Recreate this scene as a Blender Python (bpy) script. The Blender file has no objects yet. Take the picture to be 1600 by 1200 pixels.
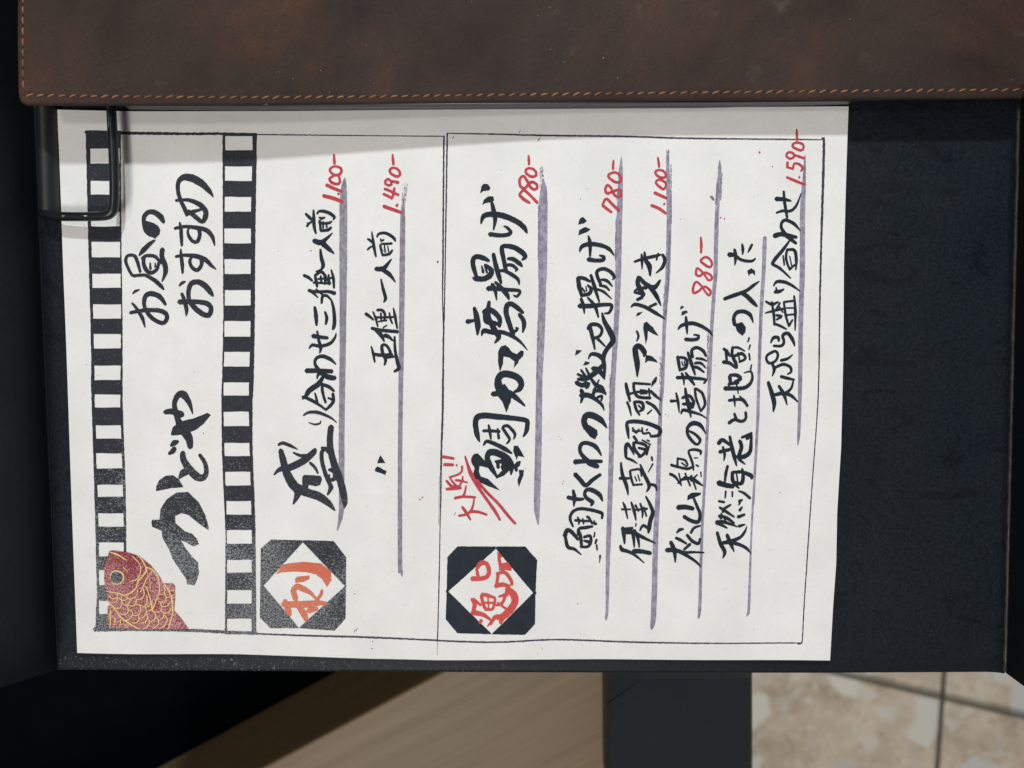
import bpy, bmesh, math, random
from mathutils import Vector, Matrix
random.seed(7)
sc = bpy.context.scene
COL = sc.collection

# ================================================================ camera, light, exposure
F = 1156.0                                   # focal length in photo pixels (photo 1600 x 1200)
CAM_R = Matrix.Rotation(math.radians(3.992), 3, Vector((3.81, -1.18, -0.16)).normalized())   # world -> camera
CAM_P = Vector((0.0299, 0.0208, 0.2826))
cd = bpy.data.cameras.new('camera'); cam = bpy.data.objects.new('camera', cd); COL.objects.link(cam)
cam.matrix_world = Matrix.Translation(CAM_P) @ CAM_R.transposed().to_4x4()
cd.sensor_width = 36.0; cd.lens = 36.0 * F / 1600.0
cd.clip_start = 0.01; cd.clip_end = 60.0
cd.dof.use_dof = True; cd.dof.focus_distance = 0.283; cd.dof.aperture_fstop = 8.6
sc.camera = cam

w = bpy.data.worlds.new('World'); sc.world = w; w.use_nodes = True
bg = w.node_tree.nodes['Background']; bg.inputs[0].default_value = (1.0, 0.95, 0.89, 1); bg.inputs[1].default_value = 0.14

def lamp(name, loc, target, power, size, col):
    l = bpy.data.lights.new(name, 'AREA'); l.shape = 'DISK'; l.size = size; l.energy = power; l.color = col
    o = bpy.data.objects.new(name, l); COL.objects.link(o); o.location = loc
    d = Vector(target) - Vector(loc); o.rotation_euler = d.to_track_quat('-Z', 'Y').to_euler()
    return o
lamp('ceiling_spot_ahead', (0.10, 1.02, 1.02), (0, 0, 0), 10.4, 0.09, (0.94, 0.99, 1.0))
lamp('ceiling_spot_side', (-0.42, 0.22, 1.50), (0, 0, 0), 2.8, 0.16, (1.0, 0.96, 0.90))
lamp('ceiling_panel', (-0.8, -2.4, 4.2), (0, 0, 0), 96.0, 1.7, (1.0, 0.965, 0.93))

sc.view_settings.view_transform = 'Standard'; sc.view_settings.look = 'None'
sc.view_settings.exposure = 0.07; sc.view_settings.gamma = 1.0; sc.view_settings.use_curve_mapping = False

# ================================================================ helpers
def at(px, py, z=0.0):
    """the point at height z whose place on the photo was measured as (px, py)"""
    d = CAM_R.transposed() @ Vector(((px - 800) / F, (600 - py) / F, -1.0))
    t = (z - CAM_P.z) / d.z
    return CAM_P + d * t

def obj(name, verts, faces, mat, parent=None, smooth=False, mats=None, mi=None):
    me = bpy.data.meshes.new(name); me.from_pydata([tuple(v) for v in verts], [], faces)
    for m in (mats or [mat]): me.materials.append(m)
    if mi: me.polygons.foreach_set('material_index', mi)
    if smooth: me.polygons.foreach_set('use_smooth', [True] * len(me.polygons))
    me.update()
    o = bpy.data.objects.new(name, me); COL.objects.link(o)
    if parent: o.parent = parent
    return o

def thing(name, loc, label, cat):
    o = bpy.data.objects.new(name, None); COL.objects.link(o); o.location = loc
    o.empty_display_size = 0.02
    o['label'] = label; o['category'] = cat
    return o

def under(o, root):
    o.parent = root; o.matrix_parent_inverse = Matrix.Translation(-root.location); return o

class MB:
    def __init__(s): s.v = []; s.f = []
    def add(s, v, f):
        b = len(s.v); s.v += [Vector(p) for p in v]; s.f += [tuple(i + b for i in q) for q in f]
    def prism(s, pts, z0, z1):
        """pts: list of (x, y) or a pair of lists for bottom and top"""
        n = len(pts)
        zt = z1 if callable(z1) else (lambda x, y: z1)
        zb = z0 if callable(z0) else (lambda x, y: z0)
        v = [(p[0], p[1], zb(p[0], p[1])) for p in pts] + [(p[0], p[1], zt(p[0], p[1])) for p in pts]
        f = [tuple(range(n - 1, -1, -1)), tuple(range(n, 2 * n))]
        f += [(i, (i + 1) % n, n + (i + 1) % n, n + i) for i in range(n)]
        s.add(v, f)
    def tube(s, path, r, n=14, cap=True):
        path = [Vector(p) for p in path]; rings = []; up = Vector((0, 0, 1))
        rr = r if isinstance(r, (list, tuple)) else [r] * len(path)
        for i, p in enumerate(path):
            t = (path[min(i + 1, len(path) - 1)] - path[max(i - 1, 0)]).normalized()
            a = t.cross(up)
            if a.length < 1e-4: a = t.cross(Vector((1, 0, 0)))
            a.normalize(); b = a.cross(t)
            rings.append([p + (a * math.cos(2 * math.pi * k / n) + b * math.sin(2 * math.pi * k / n)) * rr[i] for k in range(n)])
        v = [q for g in rings for q in g]; f = []
        for i in range(len(path) - 1):
            for k in range(n):
                f.append((i * n + k, i * n + (k + 1) % n, (i + 1) * n + (k + 1) % n, (i + 1) * n + k))
        if cap:
            f.append(tuple(range(n - 1, -1, -1))); f.append(tuple((len(path) - 1) * n + k for k in range(n)))
        s.add(v, f)
    def build(s, name, mat, parent=None, smooth=False, bevel=0, seg=2, angle=40):
        o = obj(name, s.v, s.f, mat, parent, smooth)
        if bevel:
            bm = bmesh.new(); bm.from_mesh(o.data)
            bm.normal_update()
            ed = [e for e in bm.edges if len(e.link_faces) == 2 and e.calc_face_angle(0) > math.radians(angle)]
            bmesh.ops.bevel(bm, geom=ed, offset=bevel, segments=seg, profile=0.5, affect='EDGES', clamp_overlap=True)
            bm.to_mesh(o.data); bm.free()
        return o

def catmull(p, step):
    """p: list of tuples (any dimension); returns a resampled Catmull-Rom line"""
    if len(p) < 3 and len(p) == 2:
        a, b = p; d = math.dist(a[:2], b[:2]); n = max(1, int(d / step))
        return [tuple(a[k] + (b[k] - a[k]) * i / n for k in range(len(a))) for i in range(n + 1)]
    out = []
    closed = math.dist(p[0][:2], p[-1][:2]) < 1e-6
    for i in range(len(p) - 1):
        p0 = p[i - 1] if i > 0 else (p[-2] if closed else p[0]); p1 = p[i]; p2 = p[i + 1]
        p3 = p[i + 2] if i + 2 < len(p) else (p[1] if closed else p[-1])
        d = math.dist(p1[:2], p2[:2]); n = max(1, int(d / step))
        for j in range(n):
            t = j / n; q = []
            for k in range(len(p1)):
                m1 = (p2[k] - p0[k]) * 0.5; m2 = (p3[k] - p1[k]) * 0.5
                if k == 2:
                    q.append(p1[k] + (p2[k] - p1[k]) * t)
                else:
                    q.append((2 * t**3 - 3 * t**2 + 1) * p1[k] + (t**3 - 2 * t**2 + t) * m1 + (-2 * t**3 + 3 * t**2) * p2[k] + (t**3 - t**2) * m2)
            out.append(tuple(q))
    out.append(tuple(p[-1]))
    return out

# ================================================================ materials
class NT:
    def __init__(s, name):
        s.m = bpy.data.materials.new(name); s.m.use_nodes = True
        s.n = s.m.node_tree.nodes; s.l = s.m.node_tree.links
        s.p = s.n['Principled BSDF']; s.tc = s.n.new('ShaderNodeTexCoord')
    def node(s, t, **kw):
        nd = s.n.new(t)
        for k, v in kw.items(): setattr(nd, k, v)
        return nd
    def put(s, nd, **kw):
        for k, v in kw.items():
            i = nd.inputs[k]
            if hasattr(v, 'is_output'): s.l.new(v, i)
            else: i.default_value = v
        return nd
    def mapping(s, scale=(1, 1, 1), rot=(0, 0, 0), loc=(0, 0, 0)):
        mp = s.node('ShaderNodeMapping'); s.l.new(s.tc.outputs['Object'], mp.inputs[0])
        mp.inputs['Scale'].default_value = scale; mp.inputs['Rotation'].default_value = rot; mp.inputs['Location'].default_value = loc
        return mp.outputs[0]
    def noise(s, scale, detail=4, rough=0.55, vec=None, dist=0):
        nd = s.node('ShaderNodeTexNoise'); s.put(nd, Scale=scale, Detail=detail, Roughness=rough, Distortion=dist)
        s.l.new(vec or s.tc.outputs['Object'], nd.inputs['Vector']); return nd.outputs['Fac']
    def voro(s, scale, feature='F1', vec=None, out='Distance', rnd=1.0):
        nd = s.node('ShaderNodeTexVoronoi', feature=feature); s.put(nd, Scale=scale, Randomness=rnd)
        s.l.new(vec or s.tc.outputs['Object'], nd.inputs['Vector']); return nd.outputs[out]
    def ramp(s, fac, stops, interp='LINEAR'):
        r = s.node('ShaderNodeValToRGB'); r.color_ramp.interpolation = interp
        e = r.color_ramp.elements
        while len(e) < len(stops): e.new(0.5)
        for i, (pos, c) in enumerate(stops):
            e[i].position = pos; e[i].color = (*c, 1) if isinstance(c, (tuple, list)) else (c, c, c, 1)
        s.l.new(fac, r.inputs[0]); return r.outputs[0]
    def math(s, op, a, b=0.0, clamp=False):
        nd = s.node('ShaderNodeMath', operation=op); nd.use_clamp = clamp
        for i, v in ((0, a), (1, b)):
            if hasattr(v, 'is_output'): s.l.new(v, nd.inputs[i])
            else: nd.inputs[i].default_value = v
        return nd.outputs[0]
    def mix(s, fac, a, b, mode='MIX'):
        nd = s.node('ShaderNodeMix', data_type='RGBA', blend_type=mode)
        for i, v in ((0, fac), (6, a), (7, b)):
            if hasattr(v, 'is_output'): s.l.new(v, nd.inputs[i])
            elif i == 0: nd.inputs[0].default_value = v
            else: nd.inputs[i].default_value = (*v, 1)
        return nd.outputs[2]
    def sep(s, vec=None):
        nd = s.node('ShaderNodeSeparateXYZ'); s.l.new(vec or s.tc.outputs['Object'], nd.inputs[0]); return nd.outputs
    def bump(s, h, strength, dist, normal=None):
        b = s.node('ShaderNodeBump'); s.put(b, Strength=strength, Distance=dist); s.l.new(h, b.inputs['Height'])
        if normal: s.l.new(normal, b.inputs['Normal'])
        return b.outputs[0]
    def done(s, color=None, rough=None, normal=None, spec=None, **kw):
        if color is not None: s.put(s.p, **{'Base Color': color if hasattr(color, 'is_output') else (*color, 1)})
        if rough is not None: s.put(s.p, Roughness=rough)
        if spec is not None: s.put(s.p, **{'Specular IOR Level': spec})
        if normal is not None: s.l.new(normal, s.p.inputs['Normal'])
        for k, v in kw.items(): s.put(s.p, **{k.replace('_', ' '): v})
        return s.m

M = {}
# paper: slightly warm office sheet with faint fibre clouds
t = NT('office_paper')
c = t.mix(t.ramp(t.noise(42, 5, 0.6), [(0.34, 0.0), (0.66, 1.0)]), (0.775, 0.772, 0.758), (0.845, 0.842, 0.828))
c = t.mix(t.ramp(t.noise(700, 4, 0.7), [(0.56, 0.0), (0.80, 1.0)]), c, (0.70, 0.70, 0.69))
c = t.mix(t.ramp(t.noise(130, 4, 0.6, t.mapping(loc=(4, 2, 0))), [(0.62, 0.0), (0.80, 0.5)]), c, (0.72, 0.722, 0.715))
n1 = t.bump(t.noise(30, 5, 0.6, dist=0.5), 0.5, 0.0012)
n1 = t.bump(t.ramp(t.voro(26, 'DISTANCE_TO_EDGE'), [(0.0, 0.0), (0.10, 1.0)]), 0.05, 0.0004, n1)
M['paper'] = t.done(c, 0.72, t.bump(t.noise(1600, 4, 0.7), 0.25, 0.00008, n1), 0.25)

def ink(name, c0, c1, scale, rough, lo=0.3, hi=0.7, spec=0.35):
    t = NT(name)
    return t.done(t.mix(t.ramp(t.noise(scale, 5, 0.65), [(lo, 0.0), (hi, 1.0)]), c0, c1), rough,
                  t.bump(t.noise(1800, 3), 0.2, 0.00004), spec)
M['brush'] = ink('brush_ink', (0.009, 0.015, 0.024), (0.018, 0.027, 0.040), 160, 0.6, spec=0.2)
M['red'] = ink('red_marker_ink', (0.46, 0.024, 0.050), (0.56, 0.060, 0.085), 240, 0.6)
M['vermilion'] = ink('vermilion_print', (0.58, 0.050, 0.045), (0.66, 0.090, 0.075), 900, 0.6)
M['frame'] = ink('ruling_pen_ink', (0.028, 0.026, 0.048), (0.09, 0.085, 0.13), 420, 0.6, 0.45, 0.8)
M['gold'] = ink('gold_print', (0.75, 0.50, 0.14), (0.86, 0.66, 0.34), 1500, 0.55)
M['dot'] = ink('dark_speck', (0.05, 0.05, 0.06), (0.09, 0.09, 0.10), 400, 0.7)
# felt marker: translucent strokes over paper, streaky and grainy
def marker(name, a, b, thin):
    t = NT(name)
    g = t.ramp(t.noise(1.0, 5, 0.7, t.mapping((560, 330, 1))), [(0.40, 0.0), (0.60, 1.0)])
    c = t.mix(g, a, b)
    gap = t.ramp(t.noise(1.0, 4, 0.8, t.mapping((760, 420, 1), loc=(3, 1, 0))), [(0.56, 0.0), (0.68, 1.0)])
    patch = t.ramp(t.noise(30, 3, 0.6, t.mapping(loc=(2, 7, 0))), [(0.40, 0.15), (0.66, 1.0)])
    c = t.mix(t.math('MULTIPLY', t.math('MULTIPLY', gap, patch), thin), c, (0.66, 0.65, 0.67))
    c = t.mix(t.ramp(t.noise(26, 3), [(0.35, 0.0), (0.7, 0.45)]), c, a)
    fleck = t.math('MULTIPLY', t.ramp(t.noise(1900, 2, 0.6), [(0.64, 0.0), (0.70, 1.0)]), 0.5)
    c = t.mix(fleck, c, (0.13, 0.12, 0.16))
    return t.done(c, 0.7, None, 0.2)
M['grey'] = marker('grey_marker', (0.205, 0.190, 0.235), (0.36, 0.335, 0.40), 0.75)
M['lavender'] = marker('lavender_marker', (0.215, 0.200, 0.265), (0.41, 0.39, 0.50), 0.75)
M['dry'] = ink('dry_marker_grain', (0.075, 0.07, 0.095), (0.22, 0.20, 0.28), 500, 0.7)
# copier toner: solid at the head of the sheet, speckled towards its lower left, where gloss is painted in
def toner(name, solid, solid2, chip, chip_glint2):  # chip colours serve both the toner speckle and the painted gloss
    t = NT(name); xyz = t.sep()
    gloss_lift = t.math('ADD', t.math('MULTIPLY', t.math('ADD', xyz[1], 0.02), -2.6), t.math('MULTIPLY', t.math('ADD', xyz[0], 0.09), -0.6))
    gloss_lift = t.math('MULTIPLY', t.math('ADD', gloss_lift, t.math('MULTIPLY', t.math('SUBTRACT', t.noise(38, 3), 0.5), 0.35)), 1.0)
    g = t.noise(1500, 4, 0.75)
    k = t.math('ADD', g, t.math('MINIMUM', t.math('MAXIMUM', gloss_lift, 0.0), 0.17))
    m = t.ramp(k, [(0.60, 0.0), (0.76, 1.0)])
    c = t.mix(t.noise(220, 4), solid, solid2)
    return t.done(t.mix(m, c, t.mix(t.noise(600, 2), chip, chip_glint2)), 0.55, t.bump(g, 0.15, 0.00003), 0.2)
M['toner'] = toner('copier_toner', (0.016, 0.019, 0.028), (0.032, 0.036, 0.048), (0.24, 0.25, 0.26), (0.34, 0.35, 0.36))
M['fishred'] = toner('red_copy_print', (0.19, 0.022, 0.036), (0.30, 0.045, 0.060), (0.56, 0.26, 0.26), (0.66, 0.42, 0.42))
M['orange'] = toner('orange_copy_print', (0.60, 0.115, 0.055), (0.66, 0.16, 0.085), (0.68, 0.24, 0.15), (0.70, 0.32, 0.22))

# powder coated steel: orange-peel texture, blue-black, with scuffs and grease marks
def coat(name, base, base2, rough, bumpk, worn=True, spec=0.28):
    t = NT(name)
    peel = t.noise(620, 4, 0.62)
    v = t.voro(520, 'SMOOTH_F1')
    h = t.math('ADD', t.math('MULTIPLY', peel, 0.7), t.math('MULTIPLY', v, 0.6))
    c = t.mix(t.noise(30, 5, 0.6), base, base2)
    c = t.mix(t.math('MULTIPLY', t.ramp(t.noise(850, 3, 0.6), [(0.40, 1.0), (0.54, 0.0)]), 0.55 if worn else 0.2), c, (0.0022, 0.0035, 0.0060) if worn else base)
    if worn:
        st = t.math('MULTIPLY', t.ramp(t.noise(38, 4, 0.6, t.mapping((1.0, 2.2, 1.0), loc=(0.3, 0.1, 0)), 1.2), [(0.57, 0.0), (0.63, 1.0)]), 0.75)
        c = t.mix(st, c, (0.0035, 0.0050, 0.0085))
    r = t.ramp(t.noise(24, 4, 0.6, dist=0.6), [(0.35, rough - 0.05), (0.62, rough + 0.06)])
    r = t.math('ADD', r, t.math('MULTIPLY', t.math('SUBTRACT', peel, 0.5), 0.25))
    if worn:
        dust = t.ramp(t.noise(1300, 2, 0.5), [(0.725, 0.0), (0.76, 1.0)])
        dust = t.math('MULTIPLY', dust, t.ramp(t.noise(45, 3), [(0.45, 0.0), (0.75, 0.6)]))
        c = t.mix(dust, c, (0.16, 0.16, 0.155))
    return t.done(c, r, t.bump(h, bumpk, 0.00025), spec)
M['coat'] = coat('powder_coated_steel', (0.0065, 0.0108, 0.0165), (0.0105, 0.0158, 0.0225), 0.48, 0.75, True, 0.20)
M['coat_dark'] = coat('powder_coated_steel_side', (0.0080, 0.0125, 0.0180), (0.0115, 0.0170, 0.0235), 0.55, 0.35, False, 0.2)
M['coat_plain'] = coat('painted_steel_post', (0.011, 0.0145, 0.021), (0.020, 0.025, 0.033), 0.5, 0.1, False, 0.25)
t = NT('worn_coat_edge')      # the rim where the paint is rubbed through to grey primer in flecks
fl = t.ramp(t.noise(1.0, 3, 0.6, t.mapping((900, 620, 900), rot=(0, 0, 0.5)), 1.4), [(0.600, 0.0), (0.645, 1.0)])
fl = t.math('MULTIPLY', fl, t.ramp(t.noise(120, 3), [(0.36, 0.25), (0.60, 1.0)]))
fl = t.math('MULTIPLY', fl, t.ramp(t.math('ADD', t.sep()[0], 0.16), [(0.0, 0.9), (0.07, 0.85), (0.13, 0.30), (0.24, 0.0)]))
M['rim'] = t.done(t.mix(fl, (0.0052, 0.0090, 0.0138), (0.22, 0.21, 0.185)), 0.5, t.bump(t.noise(620, 4), 0.6, 0.0002), 0.22)
t = NT('rubbed_fold_line')
M['fold'] = t.done(t.mix(t.ramp(t.noise(1.0, 4, 0.7, t.mapping((900, 160, 1))), [(0.42, 0.0), (0.68, 1.0)]), (0.016, 0.018, 0.019), (0.085, 0.075, 0.065)), 0.45, t.bump(t.noise(900, 4), 0.4, 0.0002), 0.5)
M['wire'] = ink('black_clip_enamel', (0.006, 0.008, 0.011), (0.011, 0.014, 0.018), 90, 0.33, spec=0.5)
M['clipbar'] = ink('matt_clip_enamel', (0.010, 0.0125, 0.015), (0.016, 0.018, 0.020), 140, 0.48, spec=0.5)
t = NT('chipped_enamel_glint')  # pale spots: chipped enamel and painted highlights
M['chip'] = t.done(t.mix(t.ramp(t.noise(1500, 3), [(0.45, 0.0), (0.6, 1.0)]), (0.02, 0.02, 0.022), (0.45, 0.44, 0.40)), 0.4)  # chip: enamel chips and painted highlights alike

# oiled brown leather
t = NT('oiled_leather')
cl = t.noise(17, 6, 0.62, dist=0.4)
c = t.ramp(cl, [(0.34, (0.017, 0.0105, 0.0085)), (0.47, (0.036, 0.0215, 0.017)), (0.58, (0.062, 0.029, 0.018)), (0.70, (0.098, 0.042, 0.021))])
c = t.mix(t.ramp(t.noise(7, 3), [(0.40, 0.0), (0.68, 0.7)]), c, (0.050, 0.036, 0.031))
c = t.mix(t.ramp(t.noise(70, 3, 0.6, t.mapping(loc=(5, 3, 0))), [(0.66, 0.0), (0.78, 0.45)]), c, (0.11, 0.085, 0.068))
spk = t.math('MULTIPLY', t.ramp(t.noise(700, 2, 0.4), [(0.765, 0.0), (0.785, 1.0)]), t.ramp(t.noise(25, 3), [(0.47, 0.0), (0.62, 1.0)]))
c = t.mix(spk, c, (0.36, 0.33, 0.29))
c = t.mix(t.ramp(t.noise(1.0, 3, 0.6, t.mapping((130, 820, 1), rot=(0, 0, 0.5))), [(0.70, 0.0), (0.80, 0.22)]), c, (0.15, 0.10, 0.07))
g = t.math('ADD', t.noise(760, 4, 0.65), t.math('MULTIPLY', t.voro(620), 0.6))
c = t.mix(t.math('MULTIPLY', t.ramp(t.noise(1250, 3, 0.6), [(0.34, 1.0), (0.52, 0.0)]), 0.30), c, (0.012, 0.0075, 0.006))
M['leather'] = t.done(c, t.ramp(t.noise(40, 4), [(0.3, 0.56), (0.7, 0.70)]), t.bump(g, 0.45, 0.00022, t.bump(t.noise(60, 4), 0.2, 0.0006)), 0.18)
t = NT('waxed_thread')
M['thread'] = t.done(t.mix(t.ramp(t.noise(90, 4), [(0.35, 0.0), (0.68, 1.0)]), (0.17, 0.068, 0.028), (0.36, 0.165, 0.070)), 0.6, t.bump(t.noise(1.0, 2, 0.5, t.mapping((3500, 900, 900))), 0.4, 0.0002))
M['hole'] = ink('needle_hole', (0.010, 0.007, 0.007), (0.016, 0.011, 0.010), 300, 0.8)
M['page'] = ink('black_binder_page', (0.007, 0.008, 0.010), (0.012, 0.013, 0.015), 120, 0.30, spec=0.5)

# oak veneer board
t = NT('oak_veneer')
ang = math.atan2(-150, -280)     # grain runs along the board
v = t.mapping((1, 1, 1), rot=(0, 0, -math.atan2(150, 280)))
vv = t.node('ShaderNodeMapping'); t.l.new(v, vv.inputs[0]); vv.inputs['Scale'].default_value = (5, 150, 30)
gr = t.noise(1.0, 6, 0.65, vv.outputs[0], 0.8)
v2 = t.node('ShaderNodeMapping'); t.l.new(v, v2.inputs[0]); v2.inputs['Scale'].default_value = (1.6, 26, 12)
c = t.mix(t.ramp(gr, [(0.32, 0.0), (0.68, 1.0)]), (0.185, 0.120, 0.058), (0.275, 0.192, 0.105))
c = t.mix(t.ramp(t.noise(1.0, 4, 0.6, v2.outputs[0]), [(0.38, 0.0), (0.70, 0.65)]), c, (0.200, 0.136, 0.070))
M['oak'] = t.done(c, 0.48, t.bump(gr, 0.2, 0.0004), 0.4)
M['plinth'] = coat('black_plinth_laminate', (0.0016, 0.0023, 0.0038), (0.0030, 0.0043, 0.0066), 0.8, 0.05, False, 0.0)

# terrazzo tiles with big angular marble chips
t = NT('terrazzo')
warp = t.node('ShaderNodeVectorMath', operation='ADD')
nz = t.node('ShaderNodeTexNoise'); t.put(nz, Scale=26.0, Detail=4.0); t.l.new(t.tc.outputs['Object'], nz.inputs['Vector'])
sc_ = t.node('ShaderNodeVectorMath', operation='SCALE'); sc_.inputs['Scale'].default_value = 0.014; t.l.new(nz.outputs['Color'], sc_.inputs[0])
t.l.new(t.tc.outputs['Object'], warp.inputs[0]); t.l.new(sc_.outputs[0], warp.inputs[1]); W_ = warp.outputs[0]
def chips(scale, keep, gap):
    e = t.voro(scale, 'DISTANCE_TO_EDGE', W_); cc = t.voro(scale, 'F1', W_, 'Color')
    s_ = t.node('ShaderNodeSeparateColor'); t.l.new(cc, s_.inputs[0])
    m = t.math('MULTIPLY', t.ramp(e, [(gap, 0.0), (gap + 0.08, 1.0)]), t.math('GREATER_THAN', s_.outputs[0], keep))
    return m, s_.outputs[1]
c = t.mix(t.ramp(t.noise(13, 6, 0.68), [(0.36, 0.0), (0.64, 1.0)]), (0.45, 0.37, 0.27), (0.74, 0.66, 0.54))
c = t.mix(t.math('MULTIPLY', t.noise(90, 4, 0.6), 0.35), c, (0.36, 0.28, 0.19))
m3, r3 = chips(95, 0.55, 0.05); c = t.mix(t.math('MULTIPLY', m3, 0.5), c, t.ramp(r3, [(0.0, (0.34, 0.27, 0.18)), (0.4, (0.62, 0.53, 0.41)), (0.7, (0.74, 0.68, 0.57)), (1.0, (0.47, 0.46, 0.43))]))
m2, r2 = chips(36, 0.70, 0.09); c = t.mix(t.math('MULTIPLY', m2, 0.85), c, t.ramp(r2, [(0.0, (0.70, 0.65, 0.54)), (0.5, (0.52, 0.52, 0.51)), (1.0, (0.76, 0.71, 0.61))]))
m1, r1 = chips(15, 0.60, 0.09); c = t.mix(t.math('MULTIPLY', m1, 0.95), c, t.ramp(r1, [(0.0, (0.72, 0.69, 0.61)), (0.5, (0.60, 0.60, 0.575)), (1.0, (0.76, 0.73, 0.65))]))
M['terrazzo'] = t.done(c, 0.35, None, 0.4)
M['grout'] = ink('dark_grout', (0.075, 0.068, 0.058), (0.11, 0.10, 0.085), 60, 0.85)
# ---------------------------------------------------------------- writing and print
# strokes: "x,y,w x,y,w ..." (w kept when left out), '#...' = filled outline; one stroke per ';'
# coordinates are measured on the sheet in 5.333 x photo pixels from (ox, oy)
INK = []
def L(name, mat, ox, oy, txt, parent=None, s=16 / 3):
    INK.append((name, mat, ox, oy, s, txt, parent))

# --- heading
L('heading_lettering', 'toner', 120, 160, """
1140,792,4 1105,740,40 1040,675,62 960,632,66 890,625,54 848,665,36 845,740,34 868,820,34 905,900,36 915,948,12;
828,818,26 880,812,24 950,818,34 1030,855,44 1075,910,44 1070,960,44 1045,995,34 985,950,40 930,905,30;
915,938,26 960,915,34 1040,892,22;
725,1000,28 700,955,50 650,918,44 600,915,40 565,950,38 560,1010,30 580,1070,40 620,1105,40;
#572,985 640,1005 680,1030 697,1065 690,1100 655,1137 620,1120 575,1075;
858,1000,14 868,1050,30 872,1120,32 876,1195,20;
818,1050,26 900,1035,28 1000,1045,36 1080,1065,40 1130,1120,36 1150,1195,8;
1020,1055,36 1025,1110,30 1005,1160,34 970,1160,30 935,1115,28 925,1070,20 935,1050,14""")
L('heading_lettering', 'toner', 120, 380, """
868,48,10 870,100,30 880,180,32 882,250,18;
826,112,24 900,100,28 1000,110,40 1075,140,40 1120,185,30 1162,218,8;
1040,125,40 1040,180,30 1005,225,34 960,200,30 942,150,28 960,115,20;
855,355,16 880,330,28 905,320,14;
855,490,45 930,488,40 1020,490,40 1090,505,44 1120,545,40 1100,600,44 1050,590,44 985,540,44 945,490,36 930,430,36 938,370,40 965,330,44 1020,325,46 1075,360,50 1115,410,44 1136,440,18;
875,420,26 895,470,34 915,550,36 912,608,8;
465,272,24 435,220,26 410,150,28 425,105,26 480,105,30 505,150,30 530,240,22;
475,272,30 550,265,26 580,270,28 650,310,36 700,355,34 725,385,16;
520,104,10 555,60,44 610,5,36 652,-25,14;
545,130,24 580,105,28 650,110,30 690,150,26;
560,120,30 560,180,34 590,235,36 630,245,34 670,215,28 685,160,24;
613,165,14 615,215,22; 655,165,12 655,200,16;
715,50,40 710,110,40 735,180,44 740,240,40 712,320,10; 690,155,44 725,150,50;
468,420,14 490,400,24 522,388,12;
462,500,18 500,545,26 545,620,34 570,700,10;
447,580,28 560,560,34 680,560,38 740,585,40 752,625,36 720,665,36 650,640,36 590,580,34 562,510,32 575,440,40 620,420,44 690,445,44 742,512,22""", 'heading_lettering')
L('shop_name_lettering', 'toner', 120, 600, """
968,250,6 940,160,40 890,88,66 845,95,50 815,160,40 825,230,44 845,300,50 880,370,80 930,440,70 945,500,52 945,526,46;
735,235,36 790,228,52 878,255,54;
#785,415 800,360 840,330 890,305 980,285 1090,240 1118,258 1060,330 990,385 930,405 850,425 790,428;
770,580,26 800,560,44 815,535,40; 785,515,20 815,490,50 845,478,24;
885,572,44 890,630,52 940,710,66 1000,770,70 1050,780,56 1080,740,40 1070,660,36 1025,590,28;
855,785,14 885,745,60 935,715,60;
#660,890 665,850 690,800 740,765 800,760 850,790 890,860 800,865 700,885;
#690,1150 700,1040 750,960 830,905 930,900 1020,990 1070,1090 1100,1190 1095,1217 1000,1147 930,1090 870,1075 820,1100 818,1170 700,1180;
#625,1147 630,1130 700,1130 820,1100 825,1160 900,1227 960,1247 1000,1287 1018,1335 970,1352 865,1297 900,1357 960,1437 1010,1487 1018,1577 1000,1637 980,1677 920,1667 910,1617 880,1577 800,1457 770,1377 715,1277 710,1222 630,1187""")
L('fish_print', 'fishred', 120, 815, """
#300,235 420,250 500,275 560,310 620,360 680,430 725,512 800,512 822,530 822,640 815,740 870,800 935,893 500,890 290,875 268,860 265,700 285,690 265,650 270,590 250,560 235,470 240,380 265,290 275,245""")
L('eye', 'toner', 120, 815, "#283,458 300,415 338,403 376,418 392,458 378,495 338,513 300,498", 'fish_print')
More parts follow.
